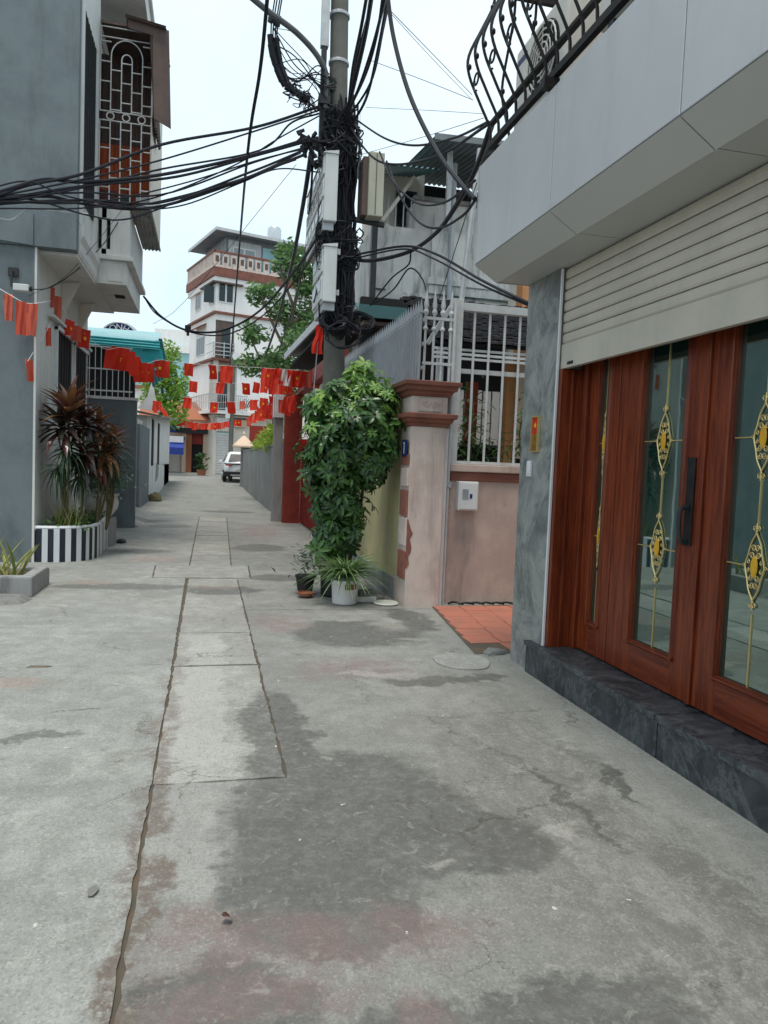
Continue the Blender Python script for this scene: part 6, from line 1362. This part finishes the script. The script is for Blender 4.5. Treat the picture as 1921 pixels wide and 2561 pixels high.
bunting('faded red flags strung along the white wall under the balcony', [(-2.353,11.000,3.548), (-2.277,11.800,3.918), (-2.169,12.600,3.607), (-2.045,13.600,3.604)], [(.12, .3, .6, 'f'), (.33, .4, .8, 'f'), (.45, .5, .9, 'f'), (.68, 1.0, .85, 'r'), (.80, .9, .9, 'o'), (.93, .8, .9, 'r')])
bunting('two faded red flags dangling low on a cord by the grey corner', [(-2.348,10.700,2.703), (-2.265,11.400,3.219), (-2.271,11.800,3.453)], [(.03, .3, .65, 'f'), (.6, .3, .65, 'f')])
bunting('bright red flags bunched beneath the turquoise awning', [(-2.201,13.200,3.638), (-1.829,13.800,3.361), (-1.543,14.400,3.470), (-1.377,16.000,3.405), (-1.080,17.000,3.622), (-0.936,18.000,3.634)], [(.30, .1, 1.1, 'r'), (.36, .3, 1.2, 'r'), (.44, .1, 1.15, 'r'), (.50, -.2, 1.0, 'r'), (.54, .6, 1.1, 'r'), (.58, .3, 1.1, 'r'), (.62, -.4, 1.0, 'r'), (.66, .1, 1.1, 'r'), (.80, .0, 1.1, 's'), (.86, .2, 1.1, 'r')])
bunting('red flags on the nearest string crossing the whole lane', [(-1.177,17.000,3.645), (-0.464,17.000,3.595), (0.312,17.000,3.600), (1.169,17.000,3.608), (1.898,17.000,3.607), (2.507,16.800,3.542)], [(.20, .1, .95, 'r'), (.33, .6, .9, 'r'), (.41, 0, 1.1, 'r'), (.62, .1, 1.15, 's'), (.66, -.4, 1.0, 'r'), (.695, .5, 1.05, 'r'), (.735, .1, 1.2, 'w'), (.77, .6, 1.1, 'r'), (.80, .2, 1.1, 'r'), (.84, -.1, 1.1, 'r'), (.95, .1, .9, 'r')])
bunting('red flags on the second string crossing the lane', [(-0.755,22.000,3.718), (0.144,22.000,3.724), (0.863,22.000,3.744), (1.792,22.000,3.845), (2.165,21.000,3.639)], [(.08, .1, 1.1, 'r'), (.30, 0, 1.05, 'r'), (.54, .1, .9, 'r'), (.62, .5, .9, 'r'), (.68, .2, 1.0, 'r'), (.74, .2, 1.0, 'r'), (.79, -.6, 1.1, 'r'), (.84, -.4, 1.1, 'o'), (.89, .2, 1.1, 'r'), (.95, .5, 1.1, 'r')])
bunting('red flags on the third lower string crossing the lane', [(-0.883,24.000,3.445), (0.031,24.000,3.313), (0.671,24.000,3.351), (1.533,24.000,3.490), (2.139,22.000,3.530)], [(.06, .1, 1.1, 'r'), (.29, 0, 1.05, 'r'), (.49, .1, 1.05, 'r'), (.6, .3, .9, 'o'), (.70, .2, 1.0, 'r'), (.80, -.3, 1.1, 'r'), (.88, .3, 1.0, 'r'), (.95, 0, 1.1, 'r')])
bunting('small red flags along the far left white wall', [(-1.562,22.000,3.107), (-1.717,27.000,3.436), (-1.903,34.000,3.631), (-2.095,40.000,3.753)], evenly(8, 1.0, 1.0))
bunting('many red flags streaming along the right cement wall', [(1.750,15.532,2.948), (1.750,19.802,3.098), (1.750,27.215,3.375), (1.750,35.326,3.474)], evenly(30, .8, 1.15, 'rrro', .8))
bunting('tiny red flags strung across the far shopfronts', [(-1.833,47.000,3.902), (-0.597,47.000,3.714), (0.787,47.000,3.844), (1.864,46.000,4.048)], evenly(17, 0, 1.2, 'rro', .5))
bunting('red flags hung in a row before the brick pillar porch', [(1.832,19.500,3.439), (2.013,18.000,3.642), (2.213,15.500,3.454)], evenly(6, .6, 1.0, 'rro', .7))
fl = thing('hanging_flag', 'single red flag hanging furled beside the utility pole', 'flag', (1.730,12.400,3.785))
q = Vector((1.729,12.400,3.808))
part('cloth', MB().grid(lambda s, t: (q.x+(s-.5)*.16*(.6+.5*t)+.02*math.sin(t*6), q.y+.05*math.sin(s*9+t*3), q.z-.48*t), 10, 8), 'flag', fl, smooth=True)
part('staff', MB().tube([q+Vector((-.05, .02, -1.3)), q+Vector((.02, .02, .1))], .009, 6), 'galv', fl)
st = tag(MB().grid(lambda s, t: (1.98+(s-.5)*.3, 18.36+.02*math.sin(s*8), 2.1-.30*t), 6, 5).build('red_poster', M['flag'], smooth=True), 'small red paper notice on the brick pillar', 'notice'); st.location = (.32, -.1, 0)

# ================================================================== LITTER
for i, (u_, lab) in enumerate((((0.082,2.351,0.000), 'dark crumpled leaf lying on the near concrete'), ((-0.351,2.567,0.000), 'flat grey leaf on the left slab'))):
    s_ = strap(.07 if i else .045, .035, .1 if i else 1.2, 4, .15, .5); s_.xform(Matrix.Translation((u_[0], u_[1], .012 if i else .03)) @ rot_to(.4+i, .05))
    tag(s_.build('dead_leaf', M['leafdry'] if i == 0 else M['rock'], recalc=False), lab, 'leaf')
tag(MB().hexa([(-1.2, 5.50, .004), (-1.05, 5.49, .004), (-1.03, 5.53, .004), (-1.18, 5.55, .004), (-1.17, 5.51, .009), (-1.08, 5.50, .009), (-1.06, 5.52, .009), (-1.16, 5.535, .009)]).build('brick_shard', M['trunk']), 'thin brown shard pressed into the joint of the left slab', 'shard').location = (0, 0, .001)
